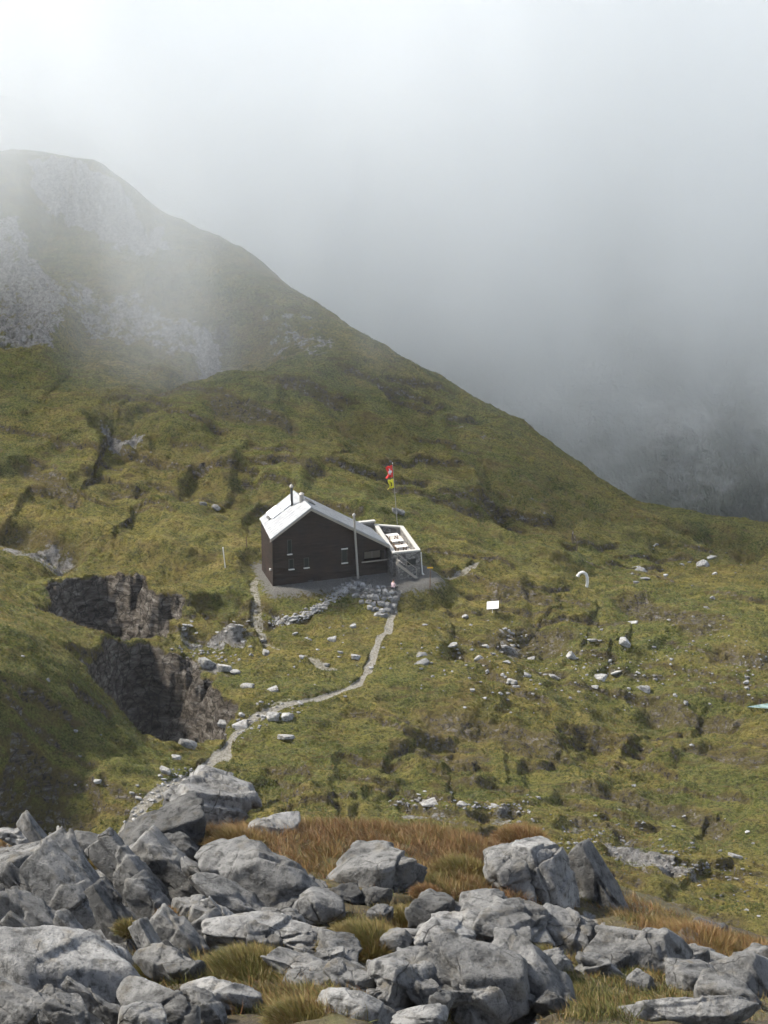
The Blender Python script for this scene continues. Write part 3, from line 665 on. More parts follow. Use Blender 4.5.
# ------------------------------------------------------------------ person sitting on a stone at the yard edge
def person():
    b0 = cast(393, 592.5); root = empty('person', b0, R(70))
    me = bpy.data.meshes.new('body'); J = {}
    # local frame: facing +x ; seat height .42
    pts = [('pelvis', (0, 0, .5), .15), ('belly', (.02, 0, .68), .135), ('chest', (.06, 0, .9), .15), ('neck', (.1, 0, 1.08), .06), ('head', (.14, 0, 1.2), .095), ('crown', (.15, 0, 1.3), .08)]
    ed = [(0, 1), (1, 2), (2, 3), (3, 4), (4, 5)]; V = [p_[1] for p_ in pts]; Rr_ = [p_[2] for p_ in pts]
    for sg in (-1, 1):
        i = len(V); V += [(.06, .17*sg, .98), (.14, .22*sg, .74), (.32, .14*sg, .62), (.4, .12*sg, .6)]; Rr_ += [.06, .045, .038, .035]; ed += [(2, i), (i, i+1), (i+1, i+2), (i+2, i+3)]
        i = len(V); V += [(.08, .1*sg, .5), (.42, .13*sg, .52), (.44, .13*sg, .1), (.58, .13*sg, .05)]; Rr_ += [.1, .075, .05, .045]; ed += [(0, i), (i, i+1), (i+1, i+2), (i+2, i+3)]
    me.from_pydata(V, ed, []); o = bpy.data.objects.new('body', me); COL.objects.link(o); o.parent = root
    md = o.modifiers.new('skin', 'SKIN'); 
    for k, r_ in enumerate(Rr_): me.skin_vertices[0].data[k].radius = (r_, r_)
    me.skin_vertices[0].data[0].use_root = True
    s_ = o.modifiers.new('sub', 'SUBSURF'); s_.levels = 2; s_.render_levels = 2
    m_, nt, b = new_mat('clothed figure'); sp = N(nt, 'SeparateXYZ'); nt.links.new(objco(nt), sp.inputs[0])
    top_ = mth(nt, 'GREATER_THAN', sp.outputs[2], .585); hd = mth(nt, 'GREATER_THAN', sp.outputs[2], 1.06)
    c = mixc(nt, top_, (.03, .03, .04), (.75, .55, .56)); c = mixc(nt, hd, c, (.5, .3, .22)); nt.links.new(c, b.inputs['Base Color']); b.inputs['Roughness'].default_value = .9
    me.materials.append(m_)
    bm = bmesh.new(); bmesh.ops.create_icosphere(bm, subdivisions=3, radius=1)
    for v in bm.verts: v.co = Vector((v.co.x*.115+.12, v.co.y*.1, v.co.z*.09+1.3 if v.co.z > -.3 else 1.27))
    hm = bpy.data.meshes.new('hair'); bm.to_mesh(hm); bm.free(); link_mesh('hair', hm, M['hair'], root)
    tag(root, 'person in a pale pink top and dark trousers sitting at the gravel yard edge', 'person')
    return b0
pb = person()

# ------------------------------------------------------------------ rocks
ICO = {}
def ico(n):
    if n not in ICO:
        bm = bmesh.new(); bmesh.ops.create_icosphere(bm, subdivisions=n, radius=1); bm.verts.ensure_lookup_table()
        ICO[n] = (np.array([v.co[:] for v in bm.verts]), np.array([[v.index for v in f.verts] for f in bm.faces])); bm.free()
    return ICO[n]
def rock_shape(n, seed, half, planes=11, sharp=22, rough=.07, style='', frame=None):
    D, F = ico(n); g = np.random.default_rng(seed)
    nr = g.normal(size=(planes, 3)); nr /= np.linalg.norm(nr, axis=1)[:, None]; dd = g.uniform(.66, .98, planes)
    nr = np.vstack([nr, np.eye(3), -np.eye(3)]); dd = np.r_[dd, np.full(6, .97)]
    if style == 'fin':
        ex_ = np.array([[g.uniform(-.1, .1), g.uniform(.4, .6), -.8], [g.uniform(-.1, .1), -.85, g.uniform(-.55, -.35)], [.75, .1, -.6]]); ex_ /= np.linalg.norm(ex_, axis=1)[:, None]
        nr = np.vstack([nr, ex_]); dd = np.r_[dd, .52, .6, .8]
    elif frame is not None:   # a flat sky-facing top and a steep front, given in world directions
        for wv, dist in ((np.array([g.uniform(-.3, .3), g.uniform(-.3, .25), 1.]), .62), (np.array([g.uniform(-.5, .5), -1, .15]), .8)):
            l = np.array([wv@frame[0]*half[0], wv@frame[1]*half[1], wv@frame[2]*half[2]]); l /= np.linalg.norm(l); nr = np.vstack([nr, l]); dd = np.r_[dd, dist]
    q_ = np.maximum(D@nr.T, 1e-3)/dd
    rad = (q_**sharp).sum(1)**(-1/sharp)
    Pn = D*rad[:, None]; Pm = Pn*np.asarray(half); s = float(np.mean(half)); o = g.uniform(-50, 50, 3)
    a = fbm(Pm[:, 0]/s*1.1+o[0], Pm[:, 1]/s*1.1+o[1], Pm[:, 2]/s*1.1+o[2], 4, seed % 97)
    disp = rough*1.8*s*a
    if n >= 4:
        f2 = fbm(Pm[:, 0]/(.3*s)+o[1], Pm[:, 1]/(.3*s)+o[2], Pm[:, 2]/(.3*s)+o[0], 4, (seed+5) % 97)
        disp += rough*.45*s*f2
        for kk in range(5):
            nn = g.normal(size=3); nn /= np.linalg.norm(nn); t_ = Pm@nn/s-g.uniform(-.8, .8)+.16*a+.05*f2
            disp -= (.05+.05*(kk < 2))*s*(1-ss(.0, .035, np.abs(t_)))*ss(-.15, .2, a+g.uniform(-.2, .3)); disp += .05*s*np.where(t_ > 0, 1, -1)*ss(0, .03, np.abs(t_))
        disp += .05*s*(np.round(a*7)/7-a)*ss(-.1, .2, f2)*2
    if style == 'karren':   # solution runnels along the length
        wob = .35*fbm(Pm[:, 0]/s, Pm[:, 1]/s, Pm[:, 2]/s, 3, 12)
        t = Pm[:, 1]/(half[1])*3.2+wob*2+o[0]
        disp -= .1*s*np.clip(1-np.abs(((t % 1)-.5)*3.2), 0, 1)*ss(-.2, .3, fbm(Pm[:, 0]/s*.7, Pm[:, 1]/s, o[2]+0*t, 2, 44)+.2)
    if style == 'strata':
        t = Pm@np.array([.15, .2, .95])/(.22*s)+.8*fbm(Pm[:, 0]/s, Pm[:, 1]/s, Pm[:, 2]/s, 3, 13)
        disp += .05*s*(np.abs((t % 1)-.5)*2-.5)
    Pm = Pm+D*disp[:, None]
    lo, hi = Pm.min(0), Pm.max(0); Pm = (Pm-(lo+hi)/2)*(2*np.asarray(half)/(hi-lo))
    return Pm, F
def mat_rock(name, tone, warm=0., fine=1., bd=.03):
    m, nt, b = new_mat(name); p = pos(nt)
    c, h_ = rock_color(nt, p, tone, warm, fine); nt.links.new(c, b.inputs['Base Color']); b.inputs['Roughness'].default_value = .92; b.inputs['Specular IOR Level'].default_value = .2
    bump(nt, b, h_, bd); return m
MR = [mat_rock('grey limestone', .42, .1, 2.2, .05), mat_rock('pale limestone', .6, .1, 2.2, .05), mat_rock('dark lichened limestone', .25, .2, 2.4, .05), mat_rock('brownish limestone', .45, .45, 2.4, .05)]
YI = -UP
def fg_rock(cx, cy, L, Wd, ang, dep, seed, mt, style, label, sink=.25, sharp=26):
    hp = Vector(hit(cx, cy+Wd*.12, Fnear, 10., 60.)); vd = Vector(ray(cx, cy)).normalized(); dist = hp.length; px = dist/FPX
    a = R(ang); Xi = np.array([1., 0, 0]); vdn = np.array(vd); Yd = np.cross(Xi, vdn); Yd = Yd if Yd[2] < 0 else -Yd; Xr = Xi
    ex = math.cos(a)*Xr+math.sin(a)*Yd; ey = -math.sin(a)*Xr+math.cos(a)*Yd; ez = vdn
    half = np.array([L/2*px*1.12, Wd/2*px*1.16, dep*min(L, Wd)/2*px*(1.2 if style == 'fin' else 1.7)])
    fr = np.stack([ex, ey, ez])
    n = 6 if L*Wd > 3600 else 5
    Pm, F = rock_shape(n, seed, half, 5 if style == 'fin' else 12, 34 if style == 'fin' else sharp, .05, style, fr)
    Wp = Pm@fr; c = np.array(ray(cx, cy)); c = c/np.linalg.norm(c)*(dist+half[2]*(.25-sink))
    o = link_mesh('boulder' if style == '' else 'rock_slab', np_mesh('rock', Wp, F), MR[mt], None, Vector(c))
    tag(o, label, 'boulder' if style == '' else 'rock slab', 'grey limestone rocks of the foreground outcrop', 'thing')
    return o
FR = [
 (214,797,86,50,18,1.0,1,1,'','pale peaked boulder at the top of the outcrop beside the path'),
 (165,836,84,56,-20,1.0,2,2,'','dark rounded boulder below the pale peaked boulder'),
 (186,812,50,34,60,.9,3,2,'','dark lumpy rock wedged against the pale peaked boulder'),
 (176,850,34,40,70,.9,45,2,'','small dark rock between dark boulder and leaning slab'),
 (88,848,72,28,6,1.0,4,2,'','low dark rock on the crest left of the dark boulder'),
 (22,838,54,20,22,1.0,5,1,'','pale flat-topped rock at the upper left edge of the outcrop'),
 (22,872,86,78,35,.8,6,3,'strata','brownish layered rock face at the left edge'),
 (76,908,128,52,46,.7,7,0,'karren','long smooth grey slab running down from the left crest'),
 (99,900,150,34,53,1.0,8,0,'','long pointed blade of rock with a shaded right side'),
 (130,880,96,40,50,1.0,9,0,'','rounded rock rib right of the pointed blade'),
 (170,872,84,40,46,.9,10,0,'karren','furrowed rib of rock below the small dark rock'),
 (150,905,62,32,55,1.0,11,0,'','short pale wedge in the middle of the rock ribs'),
 (190,908,34,26,10,1.0,12,0,'','squarish grey block left of the big dark slab'),
 (180,940,66,34,42,1.0,13,0,'','sloping block above the green grass tuft on the left'),
 (35,920,80,36,32,.9,14,0,'','triangular grey slab above the huge slab at lower left'),
 (66,985,170,98,34,.6,15,1,'','huge smooth pale slab filling the lower left corner'),
 (20,1012,90,44,20,.8,16,0,'','lower rock shelf at the bottom left corner'),
 (112,960,62,28,38,.9,17,1,'','pale pitted rock below the pointed blade'),
 (160,1010,84,44,30,.9,18,0,'','grey rock at the bottom edge right of the huge slab'),
 (268,888,142,62,31,.75,19,0,'','big dark grey slab slanting down to the right in the centre left'),
 (244,904,104,28,24,.9,20,0,'','narrow dark ledge under the big slanting slab'),
 (268,935,118,40,8,1.0,21,1,'strata','white flat slab of cracked rock below the big slanting slab'),
 (205,932,30,40,60,.9,22,0,'','small upright stone left of the white flat slab'),
 (274,830,50,28,-8,1.0,23,1,'','small rounded boulder standing in the brown grass on the crest'),
 (376,874,88,58,8,1.0,24,0,'','round grey boulder in the middle with a crack across it'),
 (346,898,36,26,0,.9,25,2,'','dark stone under the round middle boulder'),
 (375,899,30,22,10,.9,26,2,'','small dark stone beside the round middle boulder base'),
 (308,972,88,30,20,.9,27,0,'','low grey rock behind the bottom grass patch'),
 (222,998,76,32,12,1.0,28,1,'','pale rounded rock between the two bottom grass patches'),
 (347,1008,60,36,25,.9,29,1,'','pale smooth rock at the bottom left of the blocky boulder'),
 (398,984,62,70,10,.9,30,3,'','blocky speckled boulder at the bottom middle'),
 (508,878,40,60,-15,.9,31,0,'','left lobe of the tall twin boulder on the right'),
 (548,882,50,84,-18,.9,32,1,'','tall right lobe of the twin boulder'),
 (472,931,76,36,10,1.0,33,1,'strata','bright flat rock below the rust-coloured grass'),
 (428,939,50,20,3,1.0,34,0,'','small squared block left of the bright flat rock'),
 (396,941,28,24,20,1.0,35,3,'','small tan stone beside the golden tussock'),
 (470,985,120,80,22,.7,36,0,'','large grey slab with a dark recess in the lower middle'),
 (522,935,84,60,30,.8,37,0,'','rough rock face under the twin boulder'),
 (536,990,130,60,55,.7,38,0,'karren','long furrowed slab falling to the bottom edge right of the middle'),
 (441,1005,22,24,0,1.0,39,2,'','small dark stone under the large grey slab'),
 (420,1020,52,24,-10,1.0,40,1,'','pale rock at the bottom edge below the blocky boulder'),
 (380,914,24,18,0,1.0,46,0,'','little grey stone in the golden grass below the round boulder'),
 (598,893,92,38,62,.8,41,0,'','leaning slab behind a mossy cleft right of the twin boulder'),
 (568,938,62,52,10,1.0,42,3,'','rounded rock over a dark hollow right of the middle'),
 (638,955,88,62,28,.95,43,0,'','smooth oval boulder right of the dark hollow'),
 (702,964,50,32,10,1.0,44,1,'','small pale boulder between the oval boulder and right-hand rock'),
 (742,984,76,60,25,.9,47,0,'','broad grey rock at the right edge'),
 (690,1016,124,34,-6,1.0,48,1,'','flat pale rock at the bottom right corner'),
 (10,960,60,50,30,.9,49,0,'','weathered rock on the left edge above the huge slab'),
]
for r_ in FR:
    r_ = list(r_)
    if r_[9].startswith(('long pointed blade', 'rounded rock rib', 'furrowed rib', 'short pale wedge', 'sloping block', 'long smooth grey', 'leaning slab', 'small upright', 'triangular')): r_[8] = 'fin'
    fg_rock(*r_)
for k, (cx, cy, L_, w2, an) in enumerate([(62,868,120,24,50),(118,930,92,24,56),(48,948,96,28,36),(206,884,64,22,46),(150,948,54,22,62),(28,898,70,24,48),(120,868,70,24,52),(222,916,46,18,48),(82,942,70,22,44),(182,962,50,20,50),(96,1004,70,22,36)]):
    fg_rock(cx, cy, L_, w2, an, 1.2, 800+k, (0, 2, 0, 1)[k % 4], 'fin', 'narrow slanting rib of grey rock among the furrowed slabs at left')
rf_ = random.Random(21)
for (x0, x1, y0, y1, n_) in ((0, 330, 940, 1020, 14), (180, 330, 850, 940, 10), (420, 560, 890, 1000, 14), (600, 768, 930, 1000, 8),  (400, 560, 900, 1010, 12), (560, 740, 935, 1000, 8), (290, 400, 890, 1010, 8)):
    for k in range(n_):
        L_ = rf_.uniform(16, 58); fg_rock(rf_.uniform(x0, x1), rf_.uniform(y0, y1), L_, L_*rf_.uniform(.4, .8), rf_.choice([rf_.uniform(30, 58), rf_.uniform(-15, 25)]) if x0 < 300 else rf_.uniform(-20, 40), 1.0, 500+int(x0)+k, rf_.choice([0, 0, 2, 3, 1]), '', 'small grey stone wedged between the bigger foreground rocks', .5)

# ------------------------------------------------------------------ stones on the hillside
MS = mat_rock('pale fallen limestone', .78, .45, .9, .05); MS2 = mat_rock('tan limestone', .68, .3, .9, .05); MS3 = mat_rock('grey fallen limestone', .5, .1, .9, .05)
LIB = []
for k in range(14):
    Pm, F = rock_shape(3, 300+k, (1, .8, .62), 6, 40, .05); LIB.append((np_mesh('stone', Pm, F, False), (MS, MS2, MS3)[0 if k < 8 else (1 if k < 11 else 2)]))
for me, mm in LIB: me.materials.append(mm)
SN = 0
def stone(u, v, w_, label, cat='stone', group=None, tall=.62, lib=None, sink=.25, name='stone', rotz=None):
    global SN; SN += 1
    p = cast(u, v); s = w_/2*.88*p.length/FPX; g = random.Random(SN*7+3)
    me = LIB[g.randrange(8) if lib is None else lib][0]
    o = bpy.data.objects.new(name, me); COL.objects.link(o)
    o.scale = (s*1.05, s*g.uniform(.8, 1.1), s*tall*g.uniform(.9, 1.2)/.62); o.rotation_euler = (g.uniform(-.25, .25), g.uniform(-.25, .25), g.uniform(-.5, .5) if rotz is None else rotz)
    o.location = p+Vector((0, .1*s, s*tall*(.42-sink)*.9))
    return tag(o, label, cat, group)
G1 = 'pale stones strewn over the grass left and below the hut'
for a in [(207,665,20,'largest pale stone of the row right of the pit, at its left end'),(224,670,15,'middle pale stone of the row right of the pit'),(235,673,11,'small stone at the right end of the row beside the pit'),
 (247,687,15,'pinkish split stone between the pit and the path'),(272,690,13,'flat pale stone right of the pinkish split stone'),(263,641,9,'small stone beside the bend of the narrow left path'),(267,654,11,'pale stone just below the bend of the narrow left path'),
 (332,640,10,'pale stone on the grass below the gravel bank'),(353,628,8,'upright pale stone below the stacked stone wall'),(355,658,11,'pale stone close to the bright path below the hut'),(302,658,7,'small stone on the lower end of the narrow left path'),
 (274,719,15,'left one of the twin pale boulders beside the path bend'),(288,718,13,'right one of the twin pale boulders beside the path bend'),(240,727,17,'pale boulder at the right lip of the pit'),(224,725,13,'pale stone on the edge of the pit left of a bigger one'),
 (287,738,20,'flat stone slab below the twin pale boulders'),(188,747,20,'grey broken rock above the curving path'),(176,759,11,'small pale stone left of the curving path'),(166,773,14,'pale pointed stone on the path beside the outcrop'),(98,782,9,'small pale stone on the left grassy slope')]:
    stone(*a[:3], a[3], group=G1, lib=9 if 'pinkish' in a[3] else (11 if 'grey' in a[3] else None), tall=.3 if 'flat' in a[3] else (.8 if 'upright' in a[3] or 'pointed' in a[3] or 'twin' in a[3] else .6))
for a in [(222,654,6),(295,634,6),(327,666,7),(340,653,6),(371,669,6),(345,697,4),(160,776,6),(251,655,5),(310,640,4),(318,650,4),(243,642,5),(256,612,4),(330,628,4)]:
    stone(*a, 'one of the small pale stones lying in the grass below the hut', group='small pale stones below the hut')
G2 = 'pale stones strewn over the meadow right of the hut'
for a in [(452,646,13,'long pale stone on the meadow below the tilted panel, farthest left of the big ones'),(421,655,13,'grey stone standing over a flat slab below the yard'),(421,664,18,'flat pale slab lying under a grey stone below the yard'),
 (466,617,8,'small stone left of the tilted white panel'),(425,625,6,'single small stone just below the gravel yard edge'),(486,646,9,'small stone directly below the tilted white panel'),(506,647,11,'round pale stone below and right of the tilted panel'),
 (479,659,11,'pale stone left of a second one under the tilted panel row'),(507,662,9,'small round stone below the round pale one'),(532,659,9,'pale stone beside the dark hollow of the meadow'),(527,676,9,'stone in the middle of the meadow left of a wider one'),
 (554,677,12,'wide low stone in the middle of the meadow'),(599,679,19,'longest flat pale stone on the meadow'),(594,687,9,'small stone just under the longest flat stone'),(609,661,9,'upright pale stone above the longest flat stone'),
 (644,690,13,'bright rounded stone on the right of the meadow'),(592,641,12,'flat stone on the faint path across the meadow'),(632,623,12,'low pale stone right of the faint path'),(625,643,13,'knobbly pale rock on the small rise right of the path'),
 (571,657,11,'pale paired stone left of the upright stone'),(616,673,12,'low wide stone right of the upright stone'),(704,566,16,'larger white rock on the upper right meadow'),(641,571,18,'wide pale rock on the upper meadow below the crest'),(645,579,11,'smaller rock just below the wide pale one near the crest'),
 (711,558,12,'pale rock near the right edge below the crest'),(686,704,6,'small pointed white stone far right of the meadow'),(692,745,6,'upright white stone on the lower right slope'),(634,786,6,'lone white stone low on the right slope'),
 (736,857,17,'long white stone low on the right slope'),(738,879,9,'pointed white stone at lower right below the long one'),(688,872,7,'small stone below the pinkish rock ledge'),(705,931,6,'small white stone behind the oval foreground boulder'),
 (429,804,17,'flat white stone on the ledge above the foreground grass'),(463,805,12,'second flat white stone on the ledge above the grass'),(495,806,10,'right-hand flat stone on the ledge above the grass')]:
    stone(*a[:3], a[3], group=G2, lib=12 if 'grey' in a[3] else None, tall=.28 if ('flat' in a[3] or 'low' in a[3]) else (.95 if 'upright' in a[3] or 'pointed' in a[3] else .6))
G3 = 'tiny pale stones scattered over the slopes'
random.seed(5)
def inpoly(u, v, poly):
    c = False
    for i in range(len(poly)):
        a, b_ = poly[i-1], poly[i]
        if (a[1] > v) != (b_[1] > v) and u < (b_[0]-a[0])*(v-a[1])/(b_[1]-a[1])+a[0]: c = not c
    return c
def scatter(poly, n, w0, w1, label, group, **kw):
    us = [p_[0] for p_ in poly]; vs_ = [p_[1] for p_ in poly]; k = 0
    while k < n:
        u = random.uniform(min(us), max(us)); v = random.uniform(min(vs_), max(vs_))
        if inpoly(u, v, poly): stone(u, v, w0+(w1-w0)*random.random()**2.2, label, group=group, **kw); k += 1
scatter([(440,640),(540,640),(700,600),(768,640),(768,700),(600,720),(400,700)], 95, 1.8, 6.5, 'tiny pale stone on the meadow right of the hut', G3)
scatter([(250,600),(345,625),(400,640),(400,700),(300,690),(250,650)], 22, 1.8, 5, 'one of the small pale stones lying in the grass below the hut', 'small pale stones below the hut')
scatter([(640,540),(768,550),(768,620),(620,600)], 22, 2, 7, 'small pale stone on the upper right meadow below the crest', 'small stones below the crest')
scatter([(560,800),(768,820),(768,960),(640,930),(560,860)], 38, 2, 7, 'tiny pale stone on the stepped slope at lower right', G3, tall=.4)
scatter([(390,790),(545,795),(540,815),(400,812)], 16, 3, 8, 'tiny pale stone on the narrow ledge above the brown grass', G3, tall=.4)
scatter([(250,700),(305,702),(300,716),(225,745),(215,735)], 22, 3, 8, 'small pale stone beside the bend of the bright path', 'small stones along the bright path')
scatter([(125,790),(160,775),(215,760),(215,775),(170,800),(130,835)], 22, 3, 8, 'small pale stone beside the lowest stretch of the bright path', 'small stones along the bright path')
scatter([(185,618),(252,620),(250,634),(180,634)], 16, 4, 10, 'pale stone of the layered ledge left of the narrow path', 'stones of the layered ledge', tall=.35)
scatter([(500,670),(524,682),(520,690),(500,680)], 7, 4, 9, 'pale stone in the short diagonal row on the meadow', 'stones of the short diagonal row')
scatter([(503,628),(522,634),(520,648),(508,646)], 10, 3, 7, 'pale stone in the small cluster beside the dark hollow', 'stones beside the dark hollow')
scatter([(0,620),(170,760),(120,800),(0,800)], 9, 2, 6, 'tiny pale stone on the grassy hillock at left', G3)
scatter([(200,500),(225,505),(225,512),(200,512)], 2, 8, 12, 'grey rock lying on the slope behind the hut', 'grey rocks behind the hut', lib=11)
for u, v in ((396, 512), (401, 514)): stone(u, v, 9, 'whitish rock beside the flag pole on the slope', group='whitish rocks beside the flag pole', tall=.9, lib=11)
# stacked stones holding the yard
GP = 'stones stacked under the front of the gravel yard'
for j, row in enumerate(((350,384,584,589),(352,392,590,594),(356,396,596,600),(362,392,602,606),(370,388,609,612),(376,384,615,617))):
    n = max(2, int((row[1]-row[0])/6.0))
    for k in range(n+1):
        u = row[0]+(row[1]-row[0])*k/n+random.uniform(-1.5, 1.5); v = row[2]+(row[3]-row[2])*k/n+random.uniform(-1, 1)
        stone(u, v, random.uniform(5.5, 9.5), 'grey stone in the stacked wall under the front of the yard', group=GP, tall=.7, lib=random.choice([0, 1, 2, 3, 11, 12, 13, 9]), sink=.1)

# rubble: too many to count, one mesh
def rubble(name, pts, n, width, s0, s1, label, seed, mat):
    g = np.random.default_rng(seed); D, F = ico(2); Vs = []; Fs = []; k = 0
    pts = np.array(pts, float); seg = np.r_[0, np.cumsum(np.linalg.norm(np.diff(pts, axis=0), axis=1))]
    for i in range(n):
        t = g.uniform(0, seg[-1]); u = np.interp(t, seg, pts[:, 0])+g.normal()*width[0]; v = np.interp(t, seg, pts[:, 1])+g.normal()*width[1]
        p = cast(u, v); s = s0+(s1-s0)*g.random()**2; nr = g.normal(size=(7, 3)); nr /= np.linalg.norm(nr, axis=1)[:, None]
        rad = (np.maximum(D@nr.T, .05)**8).sum(1)**(-1/8)*.8; Q = D*np.minimum(rad, 1.15)[:, None]*s*np.array([g.uniform(.8, 1.3), g.uniform(.7, 1.1), g.uniform(.5, .8)])
        Vs.append(Q+np.array(p)+[0, 0, s*.2]); Fs.append(F+k); k += len(D)
    o = link_mesh(name, np_mesh(name, np.vstack(Vs), np.vstack(Fs), False), mat); tag(o, label, 'rubble', kind='stuff')
rubble('rubble', [(273,622),(290,620),(308,614),(325,604),(338,594),(350,586)], 520, (2.4, 2.2), .06, .2, 'curved bank of pale broken stone below the hut', 1, MS)
rubble('rubble', [(352,586),(390,598),(380,612)], 200, (7, 5), .08, .22, 'small broken stone filling the stacked wall', 2, MS3)
rubble('rubble', [(236,736),(262,722),(300,708)], 60, (6, 4), .05, .2, 'pale broken stone around the path bend', 3, MS)
rubble('rubble', [(128,822),(150,800),(172,782),(198,769)], 110, (5, 4), .05, .2, 'pale broken stone along the lowest stretch of path', 4, MS)
rubble('rubble', [(185,650),(215,652),(232,664)], 80, (10, 3), .05, .2, 'broken stone on the rim of the pit', 5, MS2)
rubble('rubble', [(560,830),(620,842),(700,868),(768,880)], 260, (30, 12), .04, .2, 'broken stone on the stepped slope at lower right', 6, MS3)
rubble('rubble', [(395,803),(530,808)], 140, (8, 3), .04, .18, 'broken stone along the ledge above the brown grass', 7, MS2)
rubble('rubble', [(420,650),(520,660),(640,670),(768,660)], 300, (30, 20), .04, .18, 'tiny broken stone sprinkled over the meadow', 8, MS)

# ------------------------------------------------------------------ water in the hollow at the right
p = np.array(cast(752, 710)); wl = [(746,707),(756,705),(775,702),(800,701),(800,708),(775,709),(752,710)]
wp = [cast(u, v) for u, v in wl]; zc = max(q_.z for q_ in wp[:2])+.03
zc = float(np.median([q_.z for q_ in wp]))+.12
m_, nt, b = new_mat('pale milky stream water'); b.inputs['Base Color'].default_value = (.2, .3, .28, 1); b.inputs['Roughness'].default_value = .08
nt.links.new(ramp(nt, noise(nt, pos(nt), 1.2, 4), [(.4, (.05, .09, .08)), (.65, (.2, .28, .26))]), b.inputs['Base Color']); bump(nt, b, noise(nt, pos(nt), 5, 3), .02)
water = link_mesh('water', np_mesh('water', [(*hit(u, v, lambda x, y: np.full(np.shape(x), zc))[:2], zc) for u, v in wl for _ in (0,)], [[0, 1, 2, 3], [0, 3, 4, 5], [0, 5, 6, 6]][:2]), m_); tag(water, kind='structure')

# ------------------------------------------------------------------ grass of the foreground
def mat_grass():
    m, nt, b = new_mat('moor grass blades'); t = attr(nt, 'tint'); h_ = attr(nt, 'along')
    c = ramp(nt, t, [(0, (.035, .055, .012)), (.25, (.085, .11, .022)), (.45, (.17, .14, .04)), (.62, (.2, .115, .04)), (.8, (.14, .052, .022)), (1, (.3, .24, .13))])
    nt.links.new(mixc(nt, mth(nt, 'MULTIPLY', h_, .22), c, (.3, .2, .1)), b.inputs['Base Color']); b.inputs['Roughness'].default_value = .75
    b.inputs['Specular IOR Level'].default_value = .25
    return m
MG = mat_grass()
def blades(name, roots, normals, lmin, lmax, tint, tvar, seed, width=.006, lean=.45, wind=(-.25, .1), parent=None):
    g = np.random.default_rng(seed); n = len(roots); L = g.uniform(lmin, lmax, n)*g.uniform(.6, 1, n)
    d = np.asarray(normals)+g.normal(size=(n, 3))*lean; d[:, 2] = np.abs(d[:, 2])+.15; d /= np.linalg.norm(d, axis=1)[:, None]
    side = np.cross(d, g.normal(size=(n, 3))); side /= np.linalg.norm(side, axis=1)[:, None]
    S = 4; V = np.zeros((n, S, 2, 3)); p = np.array(roots, float); w0 = width*g.uniform(.6, 1.3, n)
    for k in range(S):
        wk = w0*(1-.92*(k/(S-1))**1.5); V[:, k, 0] = p-side*wk[:, None]*.5; V[:, k, 1] = p+side*wk[:, None]*.5
        d = d+np.array([wind[0], wind[1], -.28])*(.35*k+.25); d /= np.linalg.norm(d, axis=1)[:, None]; p = p+d*(L/(S-1))[:, None]
    idx = np.arange(n*S*2).reshape(n, S, 2)
    F = np.stack([idx[:, :-1, 0], idx[:, :-1, 1], idx[:, 1:, 1], idx[:, 1:, 0]], -1).reshape(-1, 4)
    me = np_mesh(name, V.reshape(-1, 3), F)
    tn = np.clip(np.asarray(tint)+g.normal(size=n)*tvar, 0, .92); tn = np.where(g.random(n) < .07, 1.0, tn)
    fattr(me, 'tint', np.repeat(tn, S*2)); fattr(me, 'along', np.tile(np.repeat(np.linspace(0, 1, S), 2), n))
    return link_mesh(name, me, MG, parent)
GR = [ # polygon, blades, lmin,lmax, tint, label
 ([(198,838),(215,822),(255,812),(300,815),(380,818),(450,832),(470,850),(450,875),(425,880),(400,858),(345,850),(330,880),(300,870),(260,846),(225,846)], 34000, .1, .25, .7, .14),
 ([(440,835),(490,828),(545,832),(560,842),(505,848),(490,890),(440,892)], 12000, .1, .22, .7, .12),
 ([(425,885),(470,885),(560,895),(575,908),(500,905),(430,905)], 5000, .08, .16, .76, .06),
 ([(375,915),(440,900),(450,925),(430,932),(380,940)], 3500, .12, .26, .42, .12),
 ([(420,880),(480,875),(490,892),(430,900)], 3000, .12, .24, .4, .1),
 ([(128,962),(205,955),(300,965),(340,985),(300,1000),(200,990),(130,985)], 6500, .1, .24, .36, .16),
 ([(200,1004),(330,990),(370,1024),(200,1024)], 6500, .08, .2, .42, .18),
 ([(420,1000),(470,1000),(500,1024),(440,1024)], 2200, .1, .2, .3, .12),
 ([(558,960),(620,965),(700,985),(720,1005),(640,1005),(600,1024),(560,1024)], 9000, .05, .14, .26, .2),
 ([(640,925),(700,930),(768,948),(768,972),(700,955),(650,945)], 7500, .1, .24, .62, .1),
 ([(570,870),(585,868),(592,900),(580,915),(568,890)], 1500, .04, .09, .22, .08),
 ([(0,828),(25,840),(20,852),(0,845)], 1500, .1, .22, .58, .1),
 ([(140,940),(170,950),(160,975),(135,968)], 900, .08, .16, .4, .12),
 ([(0,880),(20,880),(20,940),(0,940)], 900, .08, .16, .5, .12),
 ([(600,895),(650,905),(720,930),(768,945),(768,960),(690,940),(620,925)], 9000, .08, .2, .55, .14),
 ([(560,990),(640,1000),(640,1024),(560,1024)], 2500, .08, .18, .3, .14),
 ([(285,880),(335,890),(330,915),(380,925),(370,960),(320,950)], 2500, .06, .14, .5, .14),
 ([(165,820),(205,835),(200,850),(170,840)], 1200, .06, .14, .4, .12),
]
GR.append(([(0,835),(200,830),(450,832),(560,850),(640,900),(768,945),(768,1024),(560,1024),(0,1024)], 42000, .05, .15, .5, .2))
gi = 0
